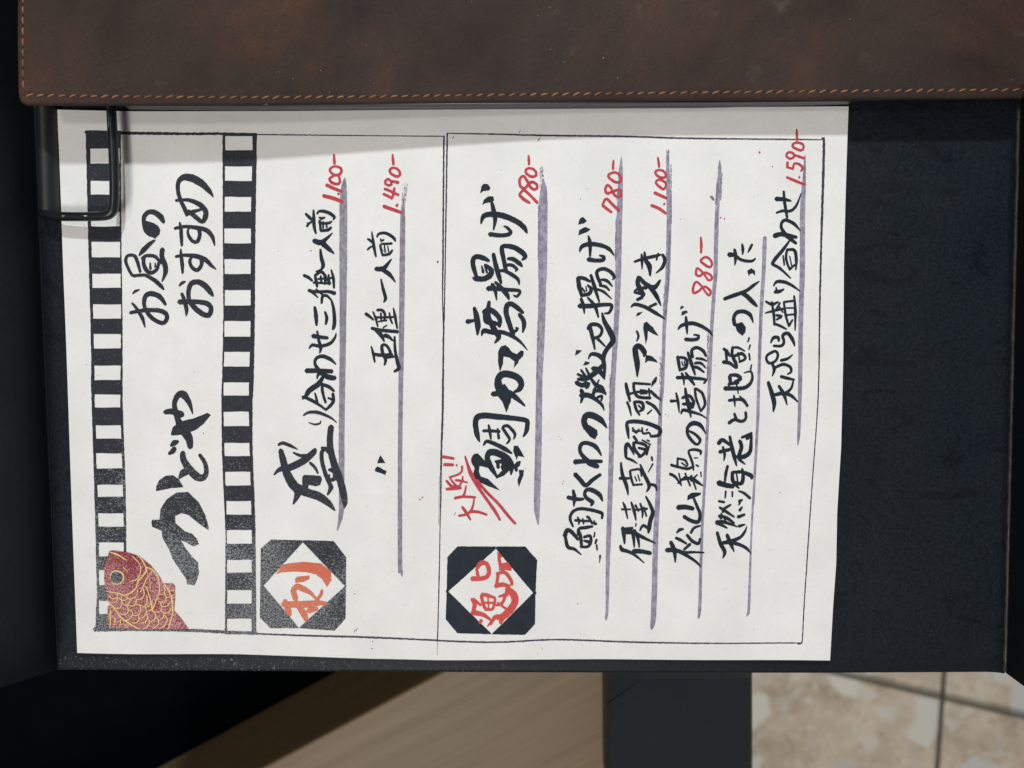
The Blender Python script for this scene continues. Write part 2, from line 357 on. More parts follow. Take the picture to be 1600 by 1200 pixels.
L('scale_lines', 'gold', 120, 815, """
290,470,6 292,435,6 315,410,12 355,408,14 390,432,16 398,470,14 375,507,12 335,514,9 300,498,6;
285,250,10 350,270,10 425,318,8; 310,262,8 380,290,8 402,312,6; 395,375,8 430,410,8;
470,285,10 520,335,10 540,395,10 515,470,10 450,497,8;
520,280,10 560,330,12 585,400,14 560,445,14 520,490,14 505,540,14 470,580,14 410,605,12 350,590,12 260,575,10;
585,375,12 640,400,12 680,450,12 695,530,10 690,600,10 665,660,10 640,730,12;
640,400,10 590,470,10 560,540,10 540,580,8;
590,540,10 610,610,10 630,680,14 638,738,18;
265,655,12 320,710,14 380,790,16 460,850,14 530,887,10; 610,470,6 625,580,6;
735,520,12 770,570,14 800,660,14 798,780,12 770,887,10;
292,735,14 290,858,12; 330,795,14 328,852,10; 375,810,14 370,872,10; 412,850,14 432,875,10; 790,570,6 820,565,6; 795,610,6 820,605,6;
275,610,9 310,635,10 345,625,10 350,590,9; 300,665,9 340,660,10 350,625,9; 330,712,9 370,715,10 385,670,10 380,610,9;
345,625,9 395,650,10 430,635,10 425,605,9; 385,670,9 410,690,10 440,680,10 455,640,10 430,635,8;
375,765,9 420,765,10 440,735,10 430,690,9; 400,815,9 440,810,10 475,770,10 465,730,10 440,735,8;
440,690,9 470,695,10 500,680,10 505,640,9; 455,640,9 485,630,10 510,600,10 515,560,9;
475,770,9 520,775,10 540,735,10 535,690,10 500,685,8; 470,835,9 510,835,10 530,800,10 520,775,8;
510,640,9 545,640,10 570,600,10 560,550,8; 540,690,9 575,700,10 595,660,10 590,610,9;
530,800,9 570,785,10 590,745,10 580,705,9; 540,840,9 580,830,10 600,790,10 590,745,8; 590,745,9 620,735,10 640,720,10;
560,887,9 595,870,10 615,830,10 600,795,8; 615,830,9 650,815,10 665,780,10 650,745,8; 640,885,9 675,865,10 690,820,10 665,785,8;
650,745,9 700,745,10 715,705,10 700,660,9; 690,820,9 720,800,10 735,760,10 715,740,8; 705,880,9 740,860,10 760,810,10 735,770,8;
690,660,9 735,665,10 750,630,10 735,590,9; 715,705,9 755,700,10 780,670,9; 735,760,9 775,750,10 790,720,9; 695,600,8 730,600,9 740,565,8 725,530,8;
750,630,8 785,625,8; 640,660,8 605,700,9 560,710,8""", 'fish_print')

# --- first dish section
L('price', 'red', 400, 200, """
650,220,16 652,262,24 655,300,22;
630,330,22 615,355,22 650,390,22 690,390,26 712,365,24 705,335,22 665,320,20 630,330,22;
650,398,20 612,425,22 640,460,24 690,465,24 700,435,22 690,405,20;
588,475,30 640,500,28 712,528,24; 690,545,20 686,553,22; 562,565,30 640,585,32 720,615,28""")
L('price', 'red', 400, 200, """
1138,220,14 1142,262,24 1145,305,22;
1115,350,24 1125,380,22 1175,405,24 1200,390,24 1195,360,22 1165,335,20 1130,335,20 1115,350,24;
1105,425,22 1080,440,22 1080,465,22 1110,480,22 1130,470,22 1120,440,20 1105,425,20; 1120,442,20 1150,447,22 1185,455,28;
1072,508,24 1120,525,22 1150,540,20; 1062,550,22 1110,572,24 1130,588,20; 1105,520,18 1150,542,24 1188,558,24; 1152,500,20 1150,540,24 1130,590,22;
1178,640,24 1172,652,20; 1065,652,30 1140,680,28 1215,705,28""")
L('dish_lettering', 'brush', 400, 200, """
480,685,14 482,750,24 485,820,26 500,880,14; 415,715,18 445,745,24 478,775,20; 425,820,18 440,797,18 470,780,14; 425,790,8 442,800,10;
510,715,14 525,695,20 570,695,24 620,715,26 655,745,24 645,765,12; 525,745,10 545,755,24 575,745,12;
530,790,24 570,795,20 615,790,20 632,778,12; 530,772,20 535,810,20 540,855,20; 540,857,20 600,850,24 627,828,18; 560,780,12 560,835,14; 588,790,14 590,830,14;
485,940,38 540,955,40 590,920,24 637,875,8; 540,950,30 570,975,40 610,1010,34 652,1048,8;
537,1012,16 545,1080,28 560,1140,30 545,1178,18 500,1196,10;
495,1228,22 540,1198,24 575,1228,22 590,1273,20; 400,1228,24 440,1248,24 470,1273,16; 490,1223,14 500,1263,24 510,1323,18; 540,1233,16 545,1283,18;
480,1288,18 560,1293,16 620,1293,20; 570,1233,14 575,1303,14; 605,1223,16 612,1303,20; 627,1183,12 645,1253,24 650,1333,16; 520,1258,16 600,1253,14 650,1248,16;
440,1353,26 500,1365,22 600,1363,24 657,1378,30; 442,1350,18 480,1378,20 517,1413,8; 547,1460,16 555,1403,24 590,1398,22 632,1438,12; 500,1343,14 550,1383,20;
490,1492,20 500,1563,32 505,1643,18; 575,1532,16 590,1583,26 582,1635,16; 630,1438,16 648,1513,24 655,1603,28 650,1653,28 640,1680,14;
475,1733,34 540,1743,28 597,1750,24; 510,1692,14 522,1763,22 540,1833,26 530,1878,8; 443,1838,10 470,1808,24 540,1818,24 620,1793,26 660,1743,18 668,1708,6;
420,2023,38 500,2023,34 632,2028,32; 510,2090,10 520,2053,24 580,2033,36;
667,1970,8 620,1928,28 560,1903,30 510,1913,24 490,1948,22 505,1993,26 560,2053,34 610,2078,40 657,2083,34;
565,2060,18 520,2133,40 450,2183,40 415,2233,30 387,2258,12; 385,2238,16 450,2263,26 520,2303,22 585,2353,12; 490,2208,12 500,2243,18 510,2285,20;
540,2128,14 570,2143,26 610,2158,28 650,2193,18; 550,2133,24 555,2203,22 580,2288,18; 640,2213,22 645,2273,26 620,2313,24 580,2350,18; 600,2250,14 632,2262,18""")
L('dish_lettering', 'toner', 400, 620, """
395,155,14 440,130,24 510,130,30 570,150,26 630,180,18 672,217,6; 438,215,8 490,230,16 535,220,16 538,200,8;
625,250,50 615,340,52 620,440,56 650,560,60 700,700,60 725,800,60 740,880,46 733,932,8;
580,430,36 548,460,34 550,540,34 580,650,36 618,735,36 625,755,44 595,818,14; 545,425,20 590,440,40 630,480,50;
605,610,20 630,610,40 655,630,30; 610,695,26 645,690,36; 610,650,16 600,700,30; 650,600,30 655,690,30;
205,445,40 225,520,56 250,620,62 300,720,80 350,790,70 310,895,10; 340,760,80 430,800,70 520,830,70 600,885,54 658,950,8;
150,650,10 200,605,40 280,590,60 400,530,60 480,460,50 490,435,26; 190,400,26 220,385,28 280,405,30 346,438,8;
310,465,14 370,490,28 430,490,30; 450,550,24 490,590,26 515,638,16;
#385,665 400,650 540,660 550,690 535,735 500,745 440,735 425,780 390,765 385,720""", 'dish_lettering')
L('dish_lettering', 'brush', 400, 200, """
965,863,8 975,930,20 985,1000,24 1000,1072,14; 930,925,14 950,935,20 978,965,14; 930,1015,14 950,995,16 978,983,12;
1010,910,12 1020,885,20 1070,875,22 1120,895,24 1155,925,22 1160,948,8; 1035,922,8 1045,940,22 1067,930,10;
1035,975,18 1045,1020,20 1055,1065,14; 1055,1060,18 1110,1050,22 1137,1018,14; 1045,965,16 1090,965,18 1132,962,18; 1070,980,12 1077,1035,14; 1098,985,10 1105,1030,12;
1000,1175,34 1060,1172,34 1100,1130,24 1130,1092,8; 1035,1168,34 1110,1218,32 1162,1285,8;
1042,1260,12 1060,1343,24 1080,1420,26 1065,1450,12;
915,1548,26 950,1573,22 980,1600,12; 975,1530,12 1000,1593,20 1015,1655,12; 1010,1518,20 1050,1518,22 1075,1553,20 1070,1603,16; 1040,1543,16 1045,1613,14;
990,1578,16 1080,1578,18 1145,1575,16; 1020,1613,12 1090,1603,14; 1112,1540,12 1120,1590,16 1137,1630,12; 1145,1500,10 1160,1573,24 1177,1670,14;
965,1668,24 1030,1683,26 1182,1698,26; 1000,1683,30 1040,1723,34 1070,1780,10; 1075,1728,34 1110,1743,26 1142,1773,12; 1060,1663,12 1092,1643,10;
960,1820,10 975,1873,22 990,1950,14; 975,1883,24 1040,1893,26 1135,1888,22; 1070,1975,14 1080,1933,24 1055,1873,26 1050,1813,24 1080,1808,22 1110,1843,22 1125,1893,26;
1155,1738,16 1160,1853,22 1180,1953,28 1190,2003,30 1152,2030,16; 1080,1913,22 1165,1903,16""")
L('ditto_mark', 'brush', 400, 200, """
#1035,2727 1080,2792 1008,2792; #1010,2820 1088,2860 1078,2890 990,2860 992,2840""")
L('underline', 'grey', 400, 200, """
740,415,8 735,470,40 730,560,58 728,700,66 727,1195,64 725,1473,58 723,1773,54 715,2373,48 712,2640,50 712,2940,48 712,3140,46 700,3260,36 675,3358,6""")
L('underline', 'grey', 400, 200, """
1228,660,16 1224,700,34 1222,800,44 1218,1195,46 1212,1773,44 1205,2300,38 1200,2840,38 1200,3640,38 1210,3680,36 1216,3740,6;
!1245,460,40 1222,690,30""")

# --- second dish section
L('callout_lettering', 'red', 680, 600, """
65,605,26 155,620,22; 75,670,26 150,672,24; 178,675,20 182,677,18; 225,685,22 220,730,18 185,755,18 120,775,16;
95,805,20 140,850,24 212,862,26; 95,875,22 150,870,26 215,866,20; 125,782,14 160,830,18 215,870,16; 170,800,18 215,805,20 270,820,12; 230,770,14 225,810,18 190,860,14;
258,848,14 245,910,20 225,940,18; 165,950,26 230,937,22 335,942,20; 325,957,14 310,1030,20 270,1080,20 198,1095,20; 225,1022,20 260,1070,28 296,1130,14; 285,1062,24 350,1062,24 430,1087,18;
250,600,14 270,670,24 300,750,36 360,860,26 430,960,24 500,1060,28 540,1132,18; 345,800,28 430,900,24 530,1000,24 620,1110,24 668,1162,20""")
L('price', 'red', 680, 200, """
778,230,16 780,270,24 782,305,20; 755,350,22 760,380,22 800,405,24 835,400,24 842,375,22 820,345,22 780,335,20 755,350,22;
703,455,24 715,492,24 750,500,24 775,470,24 805,450,24 845,470,24 850,500,24 825,512,24 795,495,24 765,440,24 735,400,22 708,420,24 703,455,24;
702,560,24 740,595,28 787,624,22; 700,555,20 740,520,24 800,570,24 852,624,24""")
L('price', 'red', 680, 200, """
1485,270,16 1483,310,22 1482,345,20; 1445,390,22 1450,415,22 1500,450,24 1540,450,24 1548,420,22 1530,385,22 1490,370,22 1445,390,22;
1417,515,24 1432,545,24 1480,530,24 1530,515,24 1552,545,24 1535,575,24 1495,560,22 1465,500,22 1435,475,22 1417,515,24;
1395,645,24 1435,677,26 1470,702,20; 1395,640,20 1425,590,24 1480,640,26 1532,690,22""")
L('dish_lettering', 'brush', 680, 200, """
455,885,36 540,895,30 600,890,30 630,870,28 600,830,22 570,818,8; 382,798,10 400,740,36 450,720,40 560,730,44 680,780,40 740,830,38 765,876,12; 470,615,20 485,680,34 500,760,32 485,852,8;
#375,545 385,485 405,465 440,470 460,500 450,520 400,525; #392,640 405,600 440,570 485,570 492,605 465,620 420,625;
330,1253,40 400,1258,40 455,1230,44 468,1185,38 415,1143,26; 345,1243,24 320,1163,36 315,1103,36 340,1073,36 400,1083,38 447,1108,22; 388,1150,12 400,1203,22; 415,1160,12 432,1205,18;
485,1050,28 505,1143,36 530,1233,36 550,1295,18;
590,1193,30 570,1093,34 555,1013,34 570,985,32 650,993,38 720,1033,40 750,1073,36 722,1100,12; 605,1090,22 650,1093,32 700,1128,34 725,1155,14; 600,1143,24 640,1143,26 682,1178,24 668,1195,10; 510,1195,20 570,1190,24 640,1223,30 690,1263,26 700,1305,10;
440,1338,40 500,1338,34 600,1348,30 705,1358,24 680,1405,20 652,1393,10; 475,1303,30 500,1353,30 512,1435,8; 500,1283,18 550,1333,34 600,1393,34 615,1430,12;
268,1613,40 300,1608,26 332,1603,18; 325,1498,24 345,1573,44 355,1653,44 352,1725,12; 388,1730,10 405,1690,36 480,1703,36 560,1703,32 640,1733,30 710,1783,22 768,1850,6;
450,1448,24 440,1523,36 450,1593,38 500,1693,46 530,1743,38 495,1792,10; 400,1533,28 450,1513,38 500,1543,40 538,1593,36 535,1655,24; 410,1545,26 420,1613,26 470,1623,40 535,1635,24;
650,1723,34 605,1593,38 590,1523,40 605,1473,40 640,1468,36 690,1503,36 732,1540,22; 700,1553,28 735,1603,34 740,1653,34 728,1705,10; 632,1715,26 690,1673,22 672,1662,12;
#540,2038 522,1943 525,1863 545,1823 585,1808 615,1833 640,1868 680,1883 715,1853 738,1863 735,1898 700,1933 690,1958 655,2003 660,1943 620,1913 570,1903 565,1963;
655,2200,14 700,2178,38 718,2133,44 690,2083,50 620,2053,50 560,2053,50 525,2093,50 530,2153,60 560,2223,66 595,2293,40 592,2365,6;
478,2218,36 560,2208,46 620,2213,50 680,2253,36 748,2315,12; #520,2153 580,2133 640,2213 630,2283 590,2363 560,2283 530,2233""")
L('dish_lettering', 'brush', 680, 600, """
370,480,10 350,420,40 335,330,40 350,280,44 400,262,44 500,270,44 650,285,36 750,300,36 768,320,36 760,390,34 733,438,10;
400,390,22 460,390,24 537,395,22; 445,340,14 455,390,26 465,458,14; 520,370,14 530,452,22; 560,365,22 590,410,24 620,460,22 595,497,12; 565,355,22 600,347,24 640,380,24 665,420,22 655,458,12;
403,510,12 430,477,26 500,500,30 580,540,34 637,577,14;
#300,620 320,585 350,575 380,600 430,660 480,710 450,700 370,680 365,730 380,770 440,790 540,885 470,860 400,830 340,805 312,800 318,740 330,700 300,650;
440,660,40 435,600,40 460,568,50 520,575,50 600,620,50 635,680,44 632,755,10; 440,640,44 470,700,40 520,780,12; 500,645,16 560,645,36 600,650,40; 520,650,26 525,695,26;
508,780,10 560,745,36 600,705,40; #560,640 640,650 650,720 560,730 545,690;
#655,515 690,515 745,610 690,600 680,637 650,560; 665,690,28 690,665,38 706,648,18; 670,690,32 677,722,22; #695,715 740,715 735,760 697,860 685,800 700,760""", 'dish_lettering')
L('dish_lettering', 'brush', 680, 200, """
1275,1095,34 1340,1105,30 1398,1100,30 1405,1075,28 1368,1062,12; 1205,1032,10 1220,990,30 1280,968,34 1380,978,32 1450,1010,28 1490,1062,8; 1275,897,10 1290,960,34 1290,1072,14;
#1190,805 1205,755 1230,740 1265,775 1240,795; #1190,895 1200,850 1250,825 1295,845 1270,865;
1190,1248,30 1200,1323,34 1222,1403,22; 1190,1248,26 1240,1253,28 1290,1280,18; 1215,1393,24 1280,1383,30 1300,1343,28 1270,1310,16; 1225,1333,12 1245,1365,16; 1255,1320,10 1262,1360,12;
1297,1225,22 1330,1333,30 1367,1450,14; 1380,1305,24 1350,1233,26 1350,1193,26 1400,1173,28 1460,1198,28 1492,1243,26 1475,1265,8; 1380,1263,16 1430,1273,26 1476,1320,10; 1370,1313,18 1420,1323,22 1452,1355,12; 1340,1343,16 1400,1363,22 1470,1425,8;
1200,1483,36 1300,1483,34 1400,1473,28 1470,1478,26 1450,1538,22 1410,1545,12; 1215,1423,24 1235,1483,26 1243,1545,10; 1270,1413,14 1330,1483,30 1360,1578,12;
1390,1540,12 1410,1613,34 1460,1703,44 1480,1773,42 1430,1843,34 1400,1913,36 1410,1993,28 1410,2093,10;
1290,1663,30 1310,1743,30 1330,1845,12; 1275,1673,28 1300,1638,30 1360,1643,28 1390,1683,24 1370,1733,24 1320,1753,22; 1350,1753,24 1415,1818,12;
#1165,1898 1175,1848 1222,1853 1200,1878; 1275,1925,8 1300,1885,26 1360,1893,34 1405,1935,34;
1188,2093,22 1260,2088,36 1340,2033,40 1400,1973,28; 1185,2050,18 1235,2075,24; 1215,2015,16 1255,2075,24; 1255,2000,14 1290,2073,24; #1230,1978 1250,1943 1290,1953 1270,1973; 1310,2003,30 1365,2020,46 1412,2095,8;
1175,2120,32 1220,2143,34 1270,2133,46 1260,2163,28; 1300,2093,22 1340,2143,30 1400,2203,12; 1365,2098,12 1320,2193,22""")
L('dish_lettering', 'brush', 680, 600, """
1215,95,40 1280,95,38 1340,130,28 1390,175,22 1408,222,6; 1213,158,12 1230,90,34 1215,50,28; 1310,100,28 1330,60,26 1380,60,26 1422,82,16; 1350,112,20 1390,100,22 1383,138,14; 1340,10,28 1390,30,28 1422,88,10;
1432,367,8 1380,300,44 1310,262,50 1260,262,46 1240,310,44 1260,370,44; #1230,320 1250,320 1350,385 1355,420 1332,462 1290,440 1250,390;
1165,650,40 1220,645,32 1387,645,26; 1385,597,10 1340,525,34 1270,492,30 1220,500,30 1205,550,28 1230,600,30 1290,660,44 1355,688,32;
1165,752,34 1210,800,34 1255,845,32 1310,800,30 1377,755,24; 1105,945,30 1180,960,30 1235,960,20; 1150,885,18 1160,950,34 1155,1022,8;
1395,977,12 1370,925,34 1320,890,36 1270,880,30 1245,910,26 1260,950,28 1310,985,36 1298,1015,14;
1150,1190,14 1125,1130,24 1130,1090,24 1160,1055,24 1220,1040,24 1320,1055,26 1390,1080,26 1388,1122,16;
1165,1137,20 1240,1142,18 1305,1142,16; 1185,1110,12 1200,1137,20 1195,1170,12; 1230,1122,12 1237,1165,14; 1265,1105,20 1290,1127,20 1270,1147,14; 1300,1157,18 1342,1167,22; 1325,1140,12 1332,1167,16;
1080,1267,34 1100,1217,30 1140,1237,30 1190,1297,22; 1085,1277,24 1105,1357,28 1160,1377,22 1217,1424,8; 1190,1215,22 1210,1267,28 1220,1347,22; 1190,1257,22 1200,1207,24 1260,1197,26 1312,1187,18; 1210,1357,18 1270,1357,22 1297,1317,24 1290,1267,24 1240,1277,22; 1240,1307,18 1280,1317,26;
1330,1237,12 1325,1275,14; 1345,1297,18 1335,1330,16; 1345,1342,14 1350,1385,12; 1375,1430,16 1370,1490,6""", 'dish_lettering')
L('underline', 'lavender', 680, 200, """
900,430,10 905,500,50 902,560,64 900,700,74 895,1195,74 893,1313,64 883,1713,60 867,2133,52 860,2633,56 850,3033,54 848,3183,50 860,3305,8; !885,320,26 890,500,40; !862,640,8 860,1100,10; !858,1600,14 848,2100,12""")
L('underline', 'lavender', 680, 200, """
1552,240,4 1550,300,24 1545,400,40 1540,600,46 1530,900,50 1525,1195,50 1510,1613,44 1480,2133,42 1470,2633,42 1450,3300,42 1440,3600,36 1433,4000,24 1427,4075,26 1425,4105,10; !1530,480,20 1520,600,20; !1508,760,10 1502,1100,14; !1460,2050,14 1452,2600,14""")
L('price', 'red', 960, 200, """
362,245,14 370,290,22 372,325,18; 340,365,20 360,400,22 410,415,22 430,395,20 410,360,20 370,350,20 340,365,20; 345,450,20 365,480,22 410,510,22 430,480,20 420,450,20 370,430,20 345,450,20;
335,540,26 380,560,26 435,585,24; 418,630,20 412,637,18; 310,645,26 370,670,26 430,712,22""")
L('dish_lettering', 'brush', 960, 200, """
165,1115,16 240,1090,24 330,1070,26 387,1055,12; 225,1050,12 230,1100,26 230,1177,8; 250,1033,14 260,1100,30 290,1150,40 298,1233,12; 365,1045,16 350,1100,14; 400,1055,22 420,1100,28 400,1160,26 345,1210,8;
200,1240,24 195,1300,36 240,1392,38; 205,1245,28 260,1300,34 330,1330,40 382,1268,14; 165,1370,18 230,1380,28; 188,1432,22 232,1410,26; 300,1330,36 350,1400,34 386,1482,8; 165,1358,12 200,1340,22 268,1330,26;
138,1493,10 170,1470,26 250,1490,28 340,1540,28 422,1592,8; 290,1490,18 347,1465,22; #178,1570 190,1540 237,1530 210,1560;
#245,1625 270,1615 320,1660 368,1735 320,1715 280,1690 275,1750 260,1810 250,1740 238,1660; 185,1692,16 200,1735,20 185,1777,10;
190,2072,10 190,1970,42 175,1880,44 175,1830,40 210,1820,44 250,1870,38 245,1905,12; #252,1960 262,1890 310,1900 350,1935 362,1955 320,1945 280,1940""")
L('dish_lettering', 'brush', 960, 560, """
#305,245 310,195 345,150 358,160 350,195 320,225; 95,208,22 110,280,30 130,357,16; 110,300,18 190,280,20 290,275,18; 160,205,22 165,270,22 200,320,24 300,330,22; 160,205,18 220,210,20 300,215,16; 215,262,14 267,270,14; 215,295,12 272,290,14; 300,270,22 340,310,24 387,347,12; 287,250,14 292,312,14;
105,363,18 125,410,20 140,477,10; 165,360,22 180,420,24 210,472,14; 170,360,18 230,370,26 240,420,22 210,440,18; 265,362,20 330,400,26 382,472,14; 275,462,14 312,430,12; 200,390,14 222,416,14;
120,668,12 110,600,28 105,540,26 150,525,30 250,535,30 350,570,32 382,600,30 368,640,26 300,650,18; 150,578,14 180,620,18 203,590,14; 150,605,14 232,605,12; 160,650,22 190,690,18; 230,578,14 240,625,16 290,620,16 303,652,12; 265,600,12 277,590,12;
95,822,22 95,740,30 110,710,26 150,770,20 162,802,10; 100,830,20 150,850,20 192,878,6; 160,700,22 170,760,26 222,822,18; 165,700,18 230,710,24 270,740,22 240,800,22 200,820,18; 200,745,18 260,760,24; 230,680,12 302,720,12; 270,680,12 292,690,12; 290,730,14 268,802,18;
55,868,14 65,960,26 100,1060,28 115,1138,10; 45,1000,24 122,1000,18; 130,940,18 140,1000,20 160,1060,16; 130,935,16 210,925,18 227,982,14; 160,1055,16 232,1050,16; 170,985,10 187,1022,12; 195,970,10 212,1020,12; 215,885,14 250,970,26 290,1060,30 268,1112,10; 310,822,18 317,852,14; 320,880,14 283,947,8; 290,1050,22 340,1060,24 352,1102,10""", 'dish_lettering')
L('dish_lettering', 'brush', 960, 570, """
70,1145,10 90,1190,22 110,1282,10; 60,1205,16 137,1205,12; 140,1145,14 165,1220,26 180,1297,10; 175,1170,18 202,1220,14; 170,1210,14 272,1200,20; 215,1155,14 235,1220,20 233,1277,10; 245,1185,12 267,1262,14; 262,1098,14 300,1170,26 320,1230,30 300,1300,32 290,1360,34 283,1402,14; 213,1382,12 240,1340,24 290,1370,22; 180,1323,12 178,1347,10;
70,1360,30 80,1420,30 85,1492,12; 65,1370,26 110,1370,28 152,1360,18; 100,1400,24 160,1400,30 240,1440,26 342,1487,8; 135,1360,18 160,1440,26 165,1522,10; 165,1380,26 195,1440,26 208,1522,10;
52,1508,18 62,1540,32 150,1572,24 250,1652,6; 160,1555,36 220,1555,34 302,1570,28""", 'dish_lettering')
L('underline', 'lavender', 960, 200, """
445,200,20 445,300,28 450,500,34 455,800,40 445,1195,40 435,1360,36 415,1660,30 400,2155,28 385,2320,30 372,2720,36 360,3115,40 345,3400,44 335,3800,46 325,4080,46 315,4150,36 308,4178,14; !445,180,26 450,210,26; !472,300,8 474,800,8; !462,860,10 440,1450,14; !430,1300,34 418,1560,36; !390,1900,30 385,2300,16""")
L('dish_lettering', 'brush', 960, 380, """
#545,555 550,530 565,520 580,535; #558,605 560,570 605,560 610,580; 530,717,12 560,685,26 640,667,30 720,690,28 790,735,22 817,777,6; 595,613,18 600,680,28 605,757,10; 590,800,28 640,805,26 690,798,26 700,770,22 658,763,10;
525,945,22 535,1000,26 545,1062,20; 525,950,18 590,960,24 605,1000,24 590,1040,26 545,1055,20; 560,985,10 572,1022,12; 580,980,8 586,1020,10; 610,908,18 640,1000,30 672,1097,14; 650,950,24 645,890,24 690,870,24 740,900,26 762,942,16; 680,960,18 730,965,20 767,982,10; 670,1000,20 720,1000,22 762,1042,8; 665,1030,24 700,1040,24 747,1077,12;
520,1120,26 600,1120,26 720,1130,24 765,1140,18 745,1167,16; 560,1083,18 575,1120,22 580,1182,8; 590,1078,14 630,1130,28 667,1182,14""")
L('dish_lettering', 'brush', 960, 560, """
470,355,26 500,355,20 532,350,14; 513,288,14 530,360,24 540,452,8; 557,462,12 570,430,26 640,445,24 720,470,16 772,502,6; 590,248,18 600,320,28 620,390,36 638,492,10; 565,330,22 620,310,24 660,360,24 650,412,20; 570,380,22 650,380,26; 605,345,20 640,400,20;
670,250,18 680,330,20 720,442,16; 675,250,18 730,290,22 755,380,22 718,442,16;
762,630,6 720,560,30 660,540,36 615,570,26 610,630,24 650,690,24 690,718,18 715,680,24 670,630,20 620,605,16;
625,802,18 620,770,18 670,760,20 720,775,24 717,802,12; 625,800,18 650,870,20 660,932,12; 473,888,22 530,905,20 610,920,22 662,900,18; 528,830,16 525,902,18; 530,835,16 590,850,18 612,892,16; 560,870,12 602,902,12; 665,830,10 697,830,8; 680,888,12 702,900,14; 720,948,12 725,987,10;
463,963,22 510,990,22 552,1052,10; 528,1042,12 590,990,18; 538,958,12 560,1062,10; 590,958,14 632,1062,16; 560,1010,20 640,1000,26 690,1030,26 737,1062,10; 640,1020,20 692,970,12; 640,978,18 682,1092,12""", 'dish_lettering')
L('dish_lettering', 'brush', 960, 570, """
530,1190,38 590,1186,36 657,1200,30; 580,1265,28 640,1300,28 698,1310,30 715,1250,26 690,1180,24 660,1110,18; #608,1130 612,1090 640,1068 725,1065 720,1085 660,1110;
435,1545,34 500,1545,34 580,1565,26 650,1562,18 747,1566,12; 470,1478,28 500,1550,36 508,1648,8; 540,1560,22 620,1600,24 690,1650,18 717,1682,12; 580,1540,18 632,1495,22; 518,1402,10 545,1375,26 577,1370,12; 513,1443,22 550,1460,24 602,1492,14; 605,1418,22 650,1470,26 700,1490,24 715,1450,18; 638,1402,20 665,1360,22 717,1343,14""", 'dish_lettering')
L('price', 'red', 960, 380, """
720,-50,16 724,10,24 722,80,18; 718,145,20 740,170,22 790,200,22 812,180,20 800,140,20 760,115,20 718,145,20; 690,208,20 680,260,22 710,275,20 750,245,20 800,265,20 810,300,20 780,307,20 740,250,18 690,208,18; 680,322,18 655,370,22 660,415,22 700,400,20 750,362,20 800,400,22 788,435,20 760,410,18 720,352,18 680,322,18""")
L('underline', 'lavender', 960, 200, """
878,268,6 878,330,28 877,450,28 862,620,32 850,850,36 842,1195,36 830,1360,32 810,1660,30 790,2155,28 783,2320,26 765,2720,26 745,3115,24 735,3273,24 720,3673,26 712,3970,28 705,4060,24 698,4085,12; !862,400,10 845,640,12; !895,380,12 885,600,14; !780,1700,14 775,2100,10; !800,560,24 830,600,20""")
L('dish_lettering', 'brush', 960, 380, """
955,95,38 1005,98,26; 1000,52,20 1010,110,30 1003,182,8; 1010,105,26 1060,140,24 1140,150,22 1174,128,12; 1065,8,16 1070,50,24 1068,92,12; 1147,10,18 1132,40,22 1112,78,8;
#1105,230 1140,208 1170,230 1172,272 1150,250 1125,260 1120,282;
915,465,26 980,440,30 1090,400,26 1160,350,24 1206,318,8; 1050,410,28 1100,440,34 1150,490,34 1187,527,16;
1155,662,8 1130,600,30 1080,570,30 1020,577,30 993,620,26 1000,680,30; #990,650 1020,670 1060,655 1095,700 1090,745 1065,773 1020,735;
908,880,22 935,900,24 962,942,16; 905,990,28 960,1000,26 1012,1042,14; 928,895,22 935,982,20; 983,865,20 980,930,24 1010,1000,28 1022,1042,10; 985,870,18 1030,870,20 1085,900,10; 1000,940,22 1060,920,26 1090,960,20 1040,990,18; 1028,910,12 1042,982,14; 1122,788,14 1110,822,12; 1130,848,14 1118,887,10; 1120,918,14 1127,972,14; 1140,1013,12 1135,1062,10""")
L('dish_lettering', 'brush', 960, 560, """
920,250,34 1000,250,30 1080,245,28 1130,210,26 1148,160,20 1135,110,16 1078,120,8; 960,140,22 1020,140,28 1050,170,28 1000,195,22; 960,148,28 965,210,26 950,227,12; 950,215,22 1032,200,24; 1015,208,14 1032,292,10; 1138,58,10 1133,88,14;
995,308,14 1000,350,20 1005,402,8; 953,350,22 1060,345,22 1107,402,12; 1040,312,8 1080,355,26 1112,397,14;
955,540,26 1000,510,26 1060,525,24 1095,500,22 1093,448,20; 1000,458,18 1010,490,22 1020,512,18;
962,650,20 980,740,30 1000,820,30 1020,897,10; 870,710,32 900,680,30 962,720,22; 878,780,28 962,760,26; 905,738,18 920,800,22 913,852,10; 1020,820,24 1080,820,36 1130,780,30 1140,700,24 1142,618,16; 1060,660,18 1140,632,28 1105,668,28; 1045,688,28 1060,740,30 1040,830,30 1092,884,8""", 'dish_lettering')
